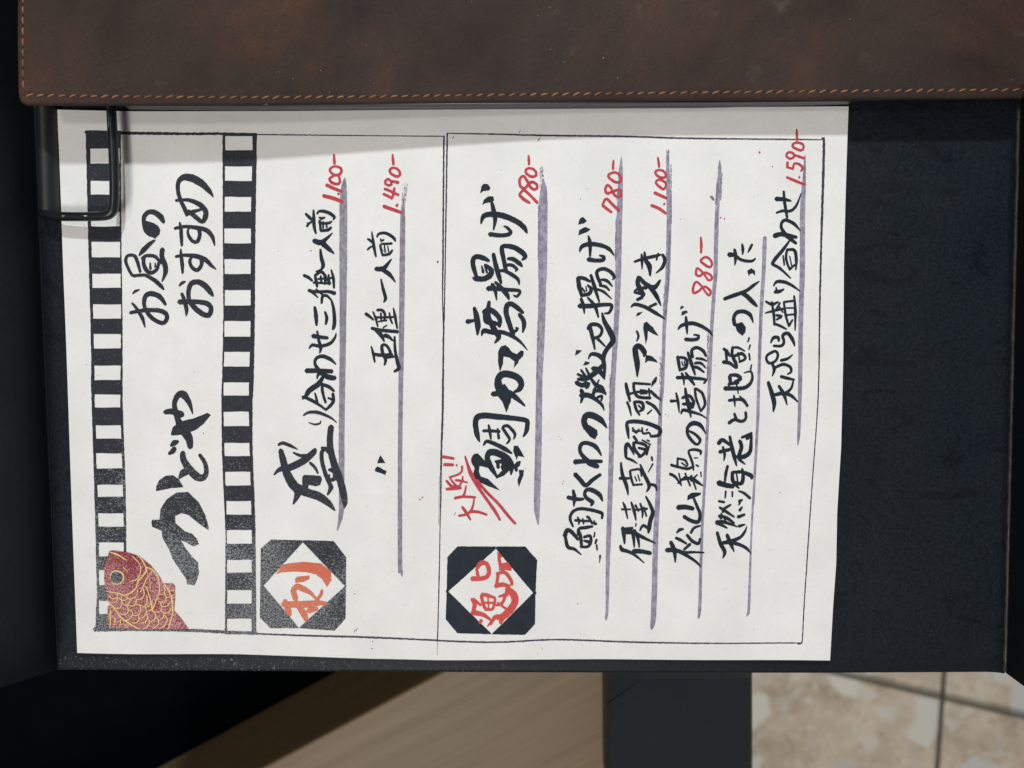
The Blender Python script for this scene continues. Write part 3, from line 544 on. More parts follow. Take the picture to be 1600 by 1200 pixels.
L('dish_lettering', 'brush', 960, 562.4, """
930,1095,16 925,1152,12; 985,1100,16 985,1142,12; 1033,1093,8 1080,1110,20 1132,1154,22; 870,1025,44 930,1045,38 992,1055,32; 945,885,22 930,950,24 922,1022,14; 985,940,24 990,1010,30 1040,1072,12; 980,940,22 1060,935,26 1140,965,34 1145,992,16; 990,1020,22 1060,1030,30 1075,960,26 1065,908,16; 1020,950,12 1032,1042,14;
1040,1387,24 1087,1374,14; 1033,1310,28 1087,1290,18; 1045,1255,24 1067,1228,14; 1043,1180,28 1068,1168,14; 1038,1212,10 1048,1190,18; 850,1352,24 900,1350,26 970,1370,20 1027,1392,10; 870,1298,16 892,1320,24; 880,1300,22 940,1320,26 1000,1362,16; 850,1360,22 900,1380,22 940,1402,14; 870,1178,18 917,1187,20; 878,1230,18 940,1270,24 1002,1312,10; 905,1270,20 920,1240,24 972,1208,14; 890,1280,12 940,1362,12;
858,1438,22 885,1530,30 920,1600,30 905,1652,10; 890,1530,22 960,1520,34 1040,1540,26 1100,1570,24 1142,1618,6; 940,1458,24 970,1530,34 1000,1602,6; 980,1510,28 1050,1480,24 1090,1430,18 1106,1388,6""", 'dish_lettering')
L('underline', 'lavender', 960, 200, """
1255,912,30 1250,1000,36 1243,1195,32 1220,1560,30 1200,2155,26 1195,2420,26 1170,2920,20 1160,3115,22 1155,3173,18 1140,3473,16 1122,3970,24 1112,4050,22 1100,4068,10; !1215,1500,10 1205,2000,12""")
L('underline', 'lavender', 960, 200, """
1590,250,6 1580,500,36 1570,700,44 1565,1195,44 1552,1560,40 1545,2155,34 1542,2320,30 1535,2560,26 1527,2645,6; !1590,220,14 1585,480,26""")
L('price', 'red', 960, 200, """
1520,12,14 1522,60,22 1525,102,18; 1485,140,20 1500,165,22 1555,185,22 1578,165,20 1570,135,20 1520,120,20 1485,140,20; 1440,210,20 1435,235,20 1470,255,20 1500,235,20 1490,210,20 1455,200,20 1440,210,20; 1495,222,18 1540,237,22 1582,252,20; 1440,325,22 1445,285,22; 1440,325,20 1490,340,18; 1490,337,18 1500,297,20 1540,300,20 1570,330,22 1558,357,18; 1545,405,18 1542,416,14; 1438,410,22 1510,440,24 1592,472,20""")
L('dish_lettering', 'brush', 960, 200, """
1460,938,14 1400,1020,26 1340,1090,28 1313,1132,22; 1315,1135,22 1380,1172,22 1467,1252,10; 1440,1010,18 1430,1090,20 1460,1182,16; 1440,1015,18 1500,1020,26 1515,1100,24 1510,1182,10; 1460,1177,18 1502,1140,16; 1405,1063,12 1415,1142,14; 1460,1068,10 1477,1152,10;
1335,900,38 1390,885,34 1517,910,24; 1550,857,8 1500,800,26 1430,767,26 1395,790,22 1395,840,24 1440,900,34 1515,962,20; 1350,590,36 1420,595,28 1472,607,14; 1412,527,18 1420,620,24 1440,745,20; 1350,707,14 1400,690,22 1470,690,22 1520,640,20 1557,543,6;
1325,1317,10 1350,1282,24 1420,1285,26 1490,1320,20 1547,1362,6; 1335,1367,26 1375,1362,28 1412,1343,10; 1345,1328,10 1350,1357,18;
1258,1444,14 1310,1470,26 1362,1450,14; 1255,1542,10 1320,1525,20 1402,1508,18; 1310,1448,14 1325,1550,22 1330,1642,16; 1330,1630,20 1380,1650,20 1432,1677,12; 1340,1520,14 1377,1458,16; 1368,1488,16 1402,1537,12; 1345,1560,18 1390,1570,24 1348,1597,14; 1495,1398,14 1505,1520,24 1503,1687,10; 1410,1448,16 1425,1560,20 1452,1652,16; 1410,1450,16 1500,1440,18; 1430,1560,14 1512,1550,16; 1450,1652,18 1482,1598,14; 1430,1500,12 1502,1500,12;
1300,1792,10 1320,1750,24 1360,1745,26 1367,1777,16; 1323,1815,18 1390,1815,22 1410,1780,22 1400,1730,24 1440,1710,28 1480,1760,28 1500,1817,10;
1310,1870,22 1270,1895,20 1265,1930,20 1290,1960,20 1340,1940,20 1360,1890,20 1340,1860,20 1310,1870,22; 1310,1960,22 1330,2010,26 1313,2067,8; 1320,2005,18 1400,1970,24 1460,1990,22 1470,2030,20 1438,2052,10; 1385,1937,22 1440,1922,22 1482,1888,8;
1385,2070,24 1440,2085,24 1497,2097,14;
1280,2118,24 1310,2210,34 1330,2290,34 1323,2364,10; 1310,2230,22 1400,2210,30 1470,2230,26 1527,2282,10; 1368,2148,20 1410,2220,30 1438,2307,8; 1420,2210,22 1470,2170,20 1490,2098,12""")

# --- emblems
L('emblem', 'toner', 400, 800, """
#40,305 125,230 388,236 388,255 65,612 36,612; #392,236 645,243 750,380 748,617 740,620 388,251; #747,624 745,890 655,990 362,968 358,965 738,622; #354,968 120,968 32,880 35,616 65,616 356,963;
# 36,600 36,624 70,612; #740,612 752,612 752,626 740,626""")
L('emblem_lettering', 'orange', 400, 800, """
#168,520 215,440 300,425 400,415 540,430 625,500 628,570 590,625 550,560 500,520 420,500 300,495 200,505; #325,560 340,540 445,530 445,560 400,580 330,590;
332,725,48 312,660,48 340,622,48 400,645,48 460,680,30 500,725,16; 500,740,28 540,690,28 548,652,22; 225,768,44 300,770,50 400,770,58 500,760,46 585,762,26;
240,740,40 270,820,52 286,862,22; 360,790,46 400,850,56 420,900,36; 440,820,52 505,805,36""", 'emblem')
L('emblem', 'brush', 680, 800, """
#102,375 187,283 505,284 505,305 112,656 97,656; #509,284 750,285 850,400 836,668 815,670 505,301; #836,676 832,930 750,1018 476,1012 472,1010 813,674; #468,1012 185,1005 88,890 96,660 112,660 470,1008; #90,645 90,672 118,660; #812,662 842,662 842,682 812,682""")
L('emblem_lettering', 'vermilion', 680, 800, """
#517,325 540,345 560,372 545,380 555,425 605,412 640,460 636,488 600,480 535,482 522,400;
350,465,28 385,420,40 430,430,36 450,490,36 430,535,36 380,550,36 308,550,40; 345,470,24 360,540,28;
510,620,28 525,510,28; 515,510,28 580,500,28 630,560,30 640,600,26; 505,610,38 560,600,36 620,615,26;
600,640,50 650,680,60 665,740,60 625,810,60 555,870,56 500,870,36 460,930,20; 545,920,26 555,880,50;
390,680,28 440,690,30 500,710,18; 385,690,28 400,760,30 425,810,24; 500,720,24 480,800,24 430,805,22; 400,750,18 480,750,20; 440,700,14 445,800,14;
510,770,20 560,750,26 600,650,28; 530,700,14 600,680,36; 520,750,18 590,800,20; 305,720,24 330,760,40 315,830,30; 315,830,48 400,850,34 460,890,20; 320,720,26 380,770,20; 385,898,34 372,918,20; 438,945,12 470,900,20""", 'emblem')

# --- ruled frame
L('border_line', 'frame', 400, 200, "0,55,10 500,60,10 1000,65,8 1565,70,9")
L('border_line', 'frame', 400, 200, "1566,68,14 1560,800,14 1557,1195,14 1555,1400,10 1562,1700,9 1556,1773,10; 1594,45,14 1582,800,12 1572,1400,10 1562,1800,14 1556,2373,18 1545,2700,16 1540,3100,12 1535,3300,8 1528,3700,10 1515,4200,9 1512,4260,10; 1528,2900,3 1524,3300,3; 1512,4262,3 1510,4390,2")
L('border_line', 'frame', 400, 800, "0,1015,12 400,1030,14 800,1042,16 1200,1058,14 1515,1068,14")
L('border_line', 'frame', 680, 200, "95,45,8 500,52,12 900,62,14 1600,71,14 2000,83,14 2500,90,12 3100,95,10 3230,96,6; 3222,85,10 3240,85,20 3242,100,18; 3241,95,20 3236,400,22 3218,933,18 3202,1500,14 3188,2240,10 3146,2900,9 3093,3673,10 3072,3973,9 3057,4250,9 3048,4288,14 3020,4296,10; 3048,4288,9 2400,4293,10 1600,4285,13 1000,4262,12 500,4278,13 10,4270,14")
L('border_line', 'toner', 120, 160, """
80,250,26 300,256,26 900,262,22 1200,262,22 1495,268,22""")
L('border_line', 'toner', 120, 815, "155,893,36 500,895,22 940,905,24 1240,922,26 1495,932,26")
# ================================================================ the setting: floor far below
ZF = -0.80
fl = MB(); fl.add([(-3, -3, ZF), (3, -3, ZF), (3, 3, ZF), (-3, 3, ZF)], [(0, 1, 2, 3)])
o = fl.build('floor', M['terrazzo']); o['kind'] = 'structure'
def joint(p0, p1, wd):
    a, b = at(*p0, ZF + 0.004), at(*p1, ZF + 0.004); d = (b - a).normalized(); n = Vector((-d.y, d.x, 0)) * wd / 2
    a -= d * 1.2; b += d * 1.2
    m = MB(); m.add([a - n, b - n, b + n, a + n], [(0, 1, 2, 3)])
    return m
j1 = joint((1476, 1050), (1465, 1200), 0.0062).build('floor_joint', M['grout']); j1['kind'] = 'structure'
j2 = joint((1400, 1072), (1600, 1119), 0.0056); j2.v = [p + Vector((0, 0, 0.004)) for p in j2.v]
j2 = j2.build('floor_joint', M['grout']); j2['kind'] = 'structure'

# ================================================================ wooden bench on a black plinth
DZ = 0.2826
def plane_at(px, py, D): return at(px, py, DZ - D)
Dt, Db = 0.45, 0.565
zt_, zb_ = DZ - Dt, DZ - Db
a = at(690, 1050, zt_); b = at(410, 1200, zt_); d = (b - a).normalized()
nrm = Vector((-d.y, d.x, 0))
if nrm.dot(Vector((1, -1, 0))) < 0: nrm = -nrm
A0 = a - d * 0.13; B0 = b + d * 0.35
root_b = thing('wooden_bench', (A0.x, A0.y, ZF), 'brown oak veneer bench on a black plinth, blurred below the menu stand', 'bench')
depth = 0.60
# board: its right end is cut square to the photo's vertical, hidden behind the steel post
xe = at(1010, 1120, zt_).x
E0 = A0; E1 = Vector((xe, A0.y - 0.0, zt_)) if xe > A0.x else A0
pts = [B0, A0, Vector((xe, A0.y, 0)), Vector((xe, A0.y - 0.75, 0)), B0 + nrm * depth]
m = MB(); m.prism([(p.x, p.y) for p in pts], zb_, zt_)
under(m.build('board', M['oak'], None, bevel=0.0015), root_b)
pl = [p.copy() for p in pts]
off = -nrm * 0.55
m = MB(); P0 = [B0 + off, A0 + off + d * 0.0, A0, B0]
pb = [B0 + off - d * 0.0 + d * 0.3, A0 + off - d * 0.05, A0 - d * 0.01 + nrm * 0.01, Vector((xe - 0.01, A0.y - 0.02, 0)), Vector((xe - 0.01, A0.y - 0.73, 0)), B0 + nrm * (depth - 0.01), B0 + d * 0.3]
m.prism([(p.x, p.y) for p in pb], ZF + 0.002, zb_ - 0.003)
under(m.build('plinth', M['plinth'], None, bevel=0.002), root_b)

# ================================================================ menu stand: folded steel tray
ZP = -0.0022                      # top face of the tray panel, under the sheet
stand = thing('menu_stand', (0.02, 0.0, ZF), 'black powder coated steel menu stand with side walls and a page clip, holding the sheet', 'menu stand')
TH = 0.002
bl = at(90, 1046.5, ZP); br = at(1568, 1050.5, ZP); tl = at(40, 40, ZP); tr = at(1594, 40, ZP)
tl.y = tr.y = 0.19
# panel as a grid so that its front lip can bow a little
m = MB(); N = 40; vt = []; vb = []
for i in range(N + 1):
    f = i / N
    px = 90 + (1568 - 90) * f
    py = 1046.5 + 5.0 * math.sin(math.pi * min(1, f * 1.25) / 1.0 * 0.5) if f < 0.8 else 1051.5 - 1.5 * (f - 0.8) / 0.2
    if f > 0.955: py += 0.0
    vt.append(at(px, py, ZP))
rimv = list(vt)
pts = [(p.x, p.y) for p in vt] + [(tr.x, tr.y), (tl.x, tl.y)]
m.prism(pts, ZP - TH, ZP)
under(m.build('panel', M['coat'], None, bevel=0.0004, seg=2, angle=60), stand)
# worn rim: a slim rounded lip along the front edge
m = MB()
lip = []
for p in rimv: lip.append(Vector((p.x, p.y + 0.00015, ZP - 0.0009)))
wdt = 0.0056
vs = []; fs = []
for i, p in enumerate(rimv):
    vs += [Vector((p.x, p.y + wdt, ZP + 0.00003)), Vector((p.x, p.y + 0.0014, ZP + 0.00008)), Vector((p.x, p.y + 0.0003, ZP + 0.00008)), Vector((p.x, p.y - 0.00012, ZP - 0.0004)), Vector((p.x, p.y - 0.00016, ZP - 0.0012))]
for i in range(len(rimv) - 1):
    for k in range(4): fs.append((i * 5 + k, (i + 1) * 5 + k, (i + 1) * 5 + k + 1, i * 5 + k + 1)[::-1])
under(obj('front_lip', vs, fs, M['rim'], None, True), stand)

def wall(foot0, foot1, top0, top1, mat, side):
    """thin steel wall between a foot line and a top line, leaning outwards"""
    n = 12; v = []
    out = Vector((side * TH, 0, 0))
    for i in range(n + 1):
        t = i / n
        f_, g = foot0.lerp(foot1, t), top0.lerp(top1, t)
        v += [f_, g, g + out, f_ + out - Vector((0, 0, TH))]
    f = []
    for i in range(n):
        for k in range(4):
            q = (i * 4 + k, i * 4 + (k + 1) % 4, (i + 1) * 4 + (k + 1) % 4, (i + 1) * 4 + k)
            f.append(q if side < 0 else q[::-1])
    f += [(0, 1, 2, 3), tuple(n * 4 + k for k in (3, 2, 1, 0))]
    m = MB(); m.add(v, f); return m
HW = 0.030
wl_f = at(88, 1046.5, ZP); wl_b = at(52, 160, ZP); dl = (wl_b - wl_f); wl_b = wl_f + dl * ((0.19 - wl_f.y) / dl.y)
tpl = at(-12, 1079, HW); tbl = Vector((tpl.x - (wl_f.x - wl_b.x), 0.19, HW))
under(wall(wl_f, wl_b, tpl, tbl, M['coat_dark'], -1).build('side_wall', M['coat_dark'], None), stand)
wr_f = at(1571, 1051, ZP); wr_b = at(1593, 160, ZP); dr = (wr_b - wr_f); wr_b = wr_f + dr * ((0.19 - wr_f.y) / dr.y)
tpr = at(1640, 1102, HW); tbr = Vector((tpr.x + (wr_b.x - wr_f.x), 0.19, HW))
under(wall(wr_f, wr_b, tpr, tbr, M['coat_dark'], 1).build('side_wall', M['coat_dark'], None), stand)
# rubbed fold lines where panel and walls meet
def fold(p0, p1, r, wob=0.0):
    m = MB(); n = 40
    m.tube([p0.lerp(p1, i / n) + Vector((random.uniform(-1, 1) * wob, 0, 0)) for i in range(n + 1)], r, 8)
    return m
under(fold(at(1570, 1048, ZP + 0.0001), at(1592, 150, ZP + 0.0001), 0.0009).build('fold_line', M['fold'], None, True), stand)
under(fold(at(91, 1044, ZP + 0.0001), at(54, 150, ZP + 0.0001), 0.0003).build('fold_line', M['coat_dark'], None, True), stand)
# rounded gusset at the right front corner
m = MB(); g = []
for k in range(9):
    t = k / 8
    g.append((1546 + 24 * t, 1050.6 + 2.2 * t * t))
pts = [at(x, y, ZP - 0.0001) for x, y in g] + [at(1574, 1040, ZP - 0.0001), at(1546, 1046, ZP - 0.0001)]
m.prism([(p.x, p.y) for p in pts], ZP - TH, ZP - 0.0003)
under(m.build('corner_gusset', M['coat_dark'], None), stand)
# steel post below the tray, running down and outwards
m = MB(); v = []
for (D, py) in ((0.325, 985), (0.372, 1060), (0.425, 1215), (0.60, 1500)):
    for px in (948, 954, 1172, 1178):
        p = at(px, py, DZ - D); 
        if px in (948, 1178): p.z -= 0.003
        v.append(p)
f = []
for i in range(3):
    for k in range(3): f.append((i * 4 + k, (i + 1) * 4 + k, (i + 1) * 4 + k + 1, i * 4 + k + 1))
m.add(v, f); nb = len(v)
bk = [p + Vector((0, -0.0, -0.02)) for p in v]
m.add(bk, [q[::-1] for q in f])
for i in range(3):
    m.f.append((i * 4, i * 4 + nb, (i + 1) * 4 + nb, (i + 1) * 4)); m.f.append((i * 4 + 3, (i + 1) * 4 + 3, (i + 1) * 4 + 3 + nb, i * 4 + 3 + nb))
m.f.append((0, 1, 2, 3, 3 + nb, 2 + nb, 1 + nb, nb)); m.f.append(tuple(12 + k for k in (3, 2, 1, 0)) + tuple(12 + nb + k for k in (0, 1, 2, 3)))
under(m.build('post', M['coat_plain'], None), stand)

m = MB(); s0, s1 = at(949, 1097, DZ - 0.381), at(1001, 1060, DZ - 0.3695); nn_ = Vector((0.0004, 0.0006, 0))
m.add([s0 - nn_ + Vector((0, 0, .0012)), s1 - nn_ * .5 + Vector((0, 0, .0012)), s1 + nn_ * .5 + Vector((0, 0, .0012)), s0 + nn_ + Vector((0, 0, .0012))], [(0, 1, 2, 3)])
under(m.build('dark_line', M['plinth'], None), stand)  # thin dark diagonal line laid on the post
# page clip: rolled bar along the left edge and a bent wire loop that presses the sheet
m = MB(); n = 30; prof = []
y0, y1 = at(70, 334, 0).y, 0.15
v = []; K = 18
for i in range(n + 1):
    t = i / n; y = y0 + (y1 - y0) * t
    xl = at(58 - 6 * t, 334 - 174 * t, 0.003).x; xr = at(88 - 2.5 * t, 334 - 174 * t, 0.003).x
    cx, rx = (xl + xr) / 2, (xr - xl) / 2
    for k in range(K + 1):
        a_ = math.pi * k / K
        v.append(Vector((cx + rx * math.cos(a_), y, ZP + 0.0002 + 0.0068 * math.sin(a_) ** 0.8)))
f = [(i * (K + 1) + k, (i + 1) * (K + 1) + k, (i + 1) * (K + 1) + k + 1, i * (K + 1) + k + 1)[::-1] for i in range(n) for k in range(K)]
f.append(tuple(range(K + 1)))
m.add(v, f)
clip = under(m.build('page_clip', M['clipbar'], None, True), stand)
try: clip.data.set_sharp_from_angle(angle=math.radians(50))
except Exception: pass
wp = [(66, 333, 0.0035), (80, 337.5, 0.0050), (104, 338.5, 0.0056), (140, 338.5, 0.0060), (160, 337.5, 0.0064)]
cx_, cy_, rr_ = 162, 322, 16.5
for k in range(1, 9):
    a_ = math.radians(90 - 90 * k / 8)
    wp.append((cx_ + rr_ * math.cos(a_), cy_ + rr_ * math.sin(a_), 0.0064 + 0.0006 * k / 8))
wp += [(179.0, 300, 0.0070), (178.5, 270, 0.0070), (177.5, 240, 0.0070), (175.5, 200, 0.0070), (173.5, 165, 0.0069), (172, 145, 0.0068)]
m = MB(); m.tube(catmull([tuple(at(*p)) for p in wp], 0.0008), 0.00175, 16)
def c3(pts, st):
    out = []
    for i in range(len(pts) - 1):
        a0, b0 = Vector(pts[i]), Vector(pts[i + 1]); k = max(1, int((b0 - a0).length / st))
        out += [a0.lerp(b0, j / k) for j in range(k)]
    return out + [Vector(pts[-1])]
m = MB(); path = c3([at(*p) for p in wp], 0.0012)
for _ in range(6): path = [path[0]] + [(path[i - 1] + path[i] * 2 + path[i + 1]) / 4 for i in range(1, len(path) - 1)] + [path[-1]]
m.tube(path, 0.00172, 18)
wire_mb = m

def chip_glint_on(px, py, ang, ln, wd):
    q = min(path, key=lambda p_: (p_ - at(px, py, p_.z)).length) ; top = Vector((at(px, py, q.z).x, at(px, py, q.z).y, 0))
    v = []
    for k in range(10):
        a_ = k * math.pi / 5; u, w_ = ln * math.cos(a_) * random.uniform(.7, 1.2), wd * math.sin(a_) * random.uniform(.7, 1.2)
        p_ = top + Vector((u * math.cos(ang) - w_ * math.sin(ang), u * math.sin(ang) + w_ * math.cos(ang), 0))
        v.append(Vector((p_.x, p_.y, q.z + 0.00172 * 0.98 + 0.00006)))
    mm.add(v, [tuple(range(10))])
mm = MB(); chip_glint_on(104, 338.5, 0, 0.0009, 0.0003); chip_glint_on(138, 338.2, 0, 0.0008, 0.0003)  # two highlights painted as pale spots; the chipped enamel follows
for q_ in range(9): chip_glint_on(172.6 + q_ * 0.18 + random.uniform(-.6, .6), 170 + q_ * 3.6, 1.57, random.uniform(.0002, .0006), random.uniform(.00008, .0002))
nw_ = len(wire_mb.f); wire_mb.add(mm.v, mm.f)      # rubbed spots and painted glints belong to the wire
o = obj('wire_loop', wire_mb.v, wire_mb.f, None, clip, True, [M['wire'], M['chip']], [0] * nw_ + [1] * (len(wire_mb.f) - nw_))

# ================================================================ the sheet
def pz(x, y):
    """height of the paper: lies almost flat, slightly cockled towards its lower edge"""
    k = max(0.0, min(1.0, (0.02 - y) / 0.11)); r = max(0.0, min(1.0, (x - 0.02) / 0.12))
    z = 0.00042 * k * math.sin(x * 46 + 0.8) + 0.00030 * k * math.sin(x * 83 + y * 20 + 2.0)
    z += 0.00030 * r * math.sin(y * 52 + 0.6)
    z += 0.0010 * math.exp(-((x + 0.142) / 0.02) ** 2) * max(0, (y - 0.02) / 0.09) * 0.5
    return z
def poly_at(pl, t):
    L_ = [0]
    for i in range(len(pl) - 1): L_.append(L_[-1] + math.dist(pl[i], pl[i + 1]))
    s_ = t * L_[-1]
    for i in range(len(pl) - 1):
        if s_ <= L_[i + 1] + 1e-9:
            q = (s_ - L_[i]) / (L_[i + 1] - L_[i]); return (pl[i][0] + (pl[i + 1][0] - pl[i][0]) * q, pl[i][1] + (pl[i + 1][1] - pl[i][1]) * q)
    return pl[-1]
TOP = [(90, 172), (200, 174), (450, 173.5), (700, 171), (1000, 168.5), (1326, 166)]
BOT = [(121, 1020), (250, 1021.3), (370, 1022.5), (480, 1026), (580, 1030), (680, 1031.5), (800, 1029.5), (1000, 1031), (1150, 1031), (1296, 1031)]
LEF = [(90, 172), (93, 230), (96, 320), (99, 420), (105, 580), (113, 800), (119, 960), (121, 1020)]
RIG = [(1326, 166), (1322, 300), (1318.5, 420), (1317, 560), (1314, 700), (1308, 800), (1306, 880), (1300.5, 950), (1296, 1031)]
NU, NV = 150, 110
v = []
for j in range(NV + 1):
    tv = j / NV
    for i in range(NU + 1):
        tu = i / NU
        T, B, Lf, R_ = poly_at(TOP, tu), poly_at(BOT, tu), poly_at(LEF, tv), poly_at(RIG, tv)
        q = [(1 - tv) * T[k] + tv * B[k] + (1 - tu) * Lf[k] + tu * R_[k]
             - ((1 - tu) * (1 - tv) * TOP[0][k] + tu * (1 - tv) * TOP[-1][k] + (1 - tu) * tv * BOT[0][k] + tu * tv * BOT[-1][k]) for k in (0, 1)]
        p = at(q[0], q[1], 0); v.append((p.x, p.y, pz(p.x, p.y)))
f = [(j * (NU + 1) + i, (j + 1) * (NU + 1) + i, (j + 1) * (NU + 1) + i + 1, j * (NU + 1) + i + 1) for j in range(NV) for i in range(NU)]
# a real sheet has a back and an edge
nv = len(v); v += [(a_, b_, c_ - 0.00011) for a_, b_, c_ in v]; f += [tuple(k + nv for k in q[::-1]) for q in f]
ring = [i for i in range(NU)] + [j * (NU + 1) + NU for j in range(NV)] + [NV * (NU + 1) + i for i in range(NU, 0, -1)] + [j * (NU + 1) for j in range(NV, 0, -1)]
f += [(ring[i], ring[(i + 1) % len(ring)], ring[(i + 1) % len(ring)] + nv, ring[i] + nv) for i in range(len(ring))]
sheet = thing('menu_sheet', (0, 0, 0), 'white handwritten Japanese lunch menu sheet with red prices and a fish print', 'menu sheet')
paper = obj('paper', v, f, M['paper'], sheet, True)
try: paper.data.set_sharp_from_angle(angle=math.radians(50))
except Exception: pass

ZC = [0]
def lay(px, py, dz):
    p = at(px, py, 0.0); return Vector((p.x, p.y, pz(p.x, p.y) + dz))
class Ink:
    def __init__(s): s.v = []; s.f = []; s.mi = []
    def faces(s, v, f, k):
        b = len(s.v); s.v += v; s.f += [tuple(i + b for i in q) for q in f]; s.mi += [k] * len(f)
    def stroke(s, pts, dz, k, rough=0.05, step=2.2):
        """pts in photo pixels (x, y, width)"""
        line = catmull(pts, step); n = len(line)
        if n < 2: return
        L_, R_ = [], []
        for i, (x, y, w_) in enumerate(line):
            a_ = line[max(0, i - 1)]; b_ = line[min(n - 1, i + 1)]
            dx, dy = b_[0] - a_[0], b_[1] - a_[1]; l = math.hypot(dx, dy) or 1
            nx, ny = -dy / l, dx / l
            h1 = w_ / 2 * (1 + random.uniform(-rough, rough)) + random.uniform(-.12, .12); h2 = w_ / 2 * (1 + random.uniform(-rough, rough)) + random.uniform(-.12, .12)
            h1, h2 = max(h1, 0.25), max(h2, 0.25)
            L_.append((x + nx * h1, y + ny * h1)); R_.append((x - nx * h2, y - ny * h2))
        def capp(c, dx, dy, h):
            l = math.hypot(dx, dy) or 1; dx /= l; dy /= l
            return [(c[0] + h * (dx * math.cos(a_) - dy * math.sin(a_)) * (0.75 if abs(a_) < 1.2 else 1), c[1] + h * (dy * math.cos(a_) + dx * math.sin(a_)) * (0.75 if abs(a_) < 1.2 else 1)) for a_ in (-0.9, -0.3, 0.3, 0.9)]
        e = line[-1]; q = line[-2]; ce = capp(e, e[0] - q[0], e[1] - q[1], e[2] / 2)
        e0 = line[0]; q0 = line[1]; dx, dy = e0[0] - q0[0], e0[1] - q0[1]; ob = random.choice((-0.45, 0.45)) if rough < 0.05 else 0
        cs = capp(e0, dx * math.cos(ob) - dy * math.sin(ob), dy * math.cos(ob) + dx * math.sin(ob), e0[2] / 2)
        r = 1e-5 / n
        v = []
        for i in range(n): v.append(lay(*L_[i], dz + r * i)); v.append(lay(*R_[i], dz + r * i))
        f = [(2 * i, 2 * i + 1, 2 * i + 3, 2 * i + 2) for i in range(n - 1)]
        b = len(v); v += [lay(*p, dz + 1e-5) for p in ce]; f.append((2 * n - 2, 2 * n - 1, b, b + 1, b + 2, b + 3))
        b = len(v); v += [lay(*p, dz) for p in cs]; f.append((1, 0, b, b + 1, b + 2, b + 3))
        s.faces(v, f, k)
    def fill(s, pts, dz, k, jit=0.25, step=3.0):
        out = []
        for i in range(len(pts)):
            a_, b_ = pts[i], pts[(i + 1) % len(pts)]; n = max(1, int(math.dist(a_, b_) / step))
            for j in range(n):
                t = j / n
                out.append((a_[0] + (b_[0] - a_[0]) * t + random.uniform(-jit, jit), a_[1] + (b_[1] - a_[1]) * t + random.uniform(-jit, jit)))
        s.faces([lay(*p, dz) for p in out], [tuple(range(len(out)))], k)
    def build(s, name, mats, parent):
        # every face upwards, big outlines cut into triangles that follow the paper
        me = bpy.data.meshes.new(name); me.from_pydata([tuple(p) for p in s.v], [], s.f)
        for m_ in mats: me.materials.append(m_)
        me.polygons.foreach_set('material_index', s.mi)
        bm = bmesh.new(); bm.from_mesh(me)
        big = [q for q in bm.faces if len(q.verts) > 8]
        bmesh.ops.triangulate(bm, faces=big, ngon_method='EAR_CLIP')
        bm.normal_update()
        fl_ = [q for q in bm.faces if q.normal.z < 0]
        if fl_: bmesh.ops.reverse_faces(bm, faces=fl_)
        bm.to_mesh(me); bm.free(); me.update()
        o = bpy.data.objects.new(name, me); COL.objects.link(o); o.parent = parent
        return o
LAY = {'underline': 0.00006, 'border_line': 0.00008, 'fish_print': 0.00020, 'eye': 0.00024, 'scale_lines': 0.00027, 'emblem': 0.00010, 'emblem_lettering': 0.00016}
groups = []; last = {}
SUB = {'eye', 'scale_lines', 'emblem_lettering'}
for name, mat, ox, oy, s, txt, par in INK:
    if par == name and name in last: g = last[name]
    else:
        g = {'name': name, 'ink': Ink(), 'mats': [], 'par': last.get(par) if name in SUB else None}; groups.append(g); last[name] = g
    if mat not in g['mats']: g['mats'].append(mat)
    k = g['mats'].index(mat); dz = LAY.get(name, 0.00013)
    for st in txt.split(';'):
        st = st.strip()
        if not st: continue
        ZC[0] += 1; z_ = dz + (ZC[0] % 12) * 0.0000025
        if st[0] == '#':
            g['ink'].fill([(ox + float(a_.split(',')[0]) / s, oy + float(a_.split(',')[1]) / s) for a_ in st[1:].split()], z_, k)
            continue
        dry = st[0] == '!'
        P = []
        wd = 10
        for a_ in st.lstrip('!').split():
            q = [float(x_) for x_ in a_.split(',')]
            if len(q) > 2: wd = q[2]
            P.append((ox + q[0] / s, oy + q[1] / s, wd / s * (1.14 if mat == 'brush' else 0.85 if mat == 'gold' else 1.0)))
        if dry:
            if 'dry' not in g['mats']: g['mats'].append('dry')
            kd = g['mats'].index('dry')           # a dry brush tail: broken hairs and grains
            (x0, y0, w0), (x1, y1, w1) = P[0], P[-1]; ln = math.dist((x0, y0), (x1, y1)); ux, uy = (x1 - x0) / ln, (y1 - y0) / ln
            for _ in range(int(ln * 3.0)):
                t = random.random() ** 0.8; ww = w0 + (w1 - w0) * t; o_ = random.uniform(-.5, .5) * ww; hl = random.uniform(0.3, 2.2) if random.random() < 0.7 else random.uniform(2, 5)
                cx, cy = x0 + ux * ln * t - uy * o_, y0 + uy * ln * t + ux * o_
                w2 = random.uniform(0.35, 0.9)
                g['ink'].stroke([(cx - ux * hl / 2, cy - uy * hl / 2, w2), (cx + ux * hl / 2, cy + uy * hl / 2, w2 * 0.7)], z_ + 0.00003 + 0.000004 * random.random(), kd if random.random() < 0.65 else k, 0.1, 3)
        else:
            g['ink'].stroke(P, z_, k, {'border_line': 0.22, 'underline': 0.05, 'scale_lines': 0.25}.get(name, 0.045), 2.2)
NAMES = {}
for g in groups:
    par = g['par']['obj'] if g['par'] else sheet
    g['obj'] = g['ink'].build(g['name'], [M[x_] for x_ in g['mats']], par)

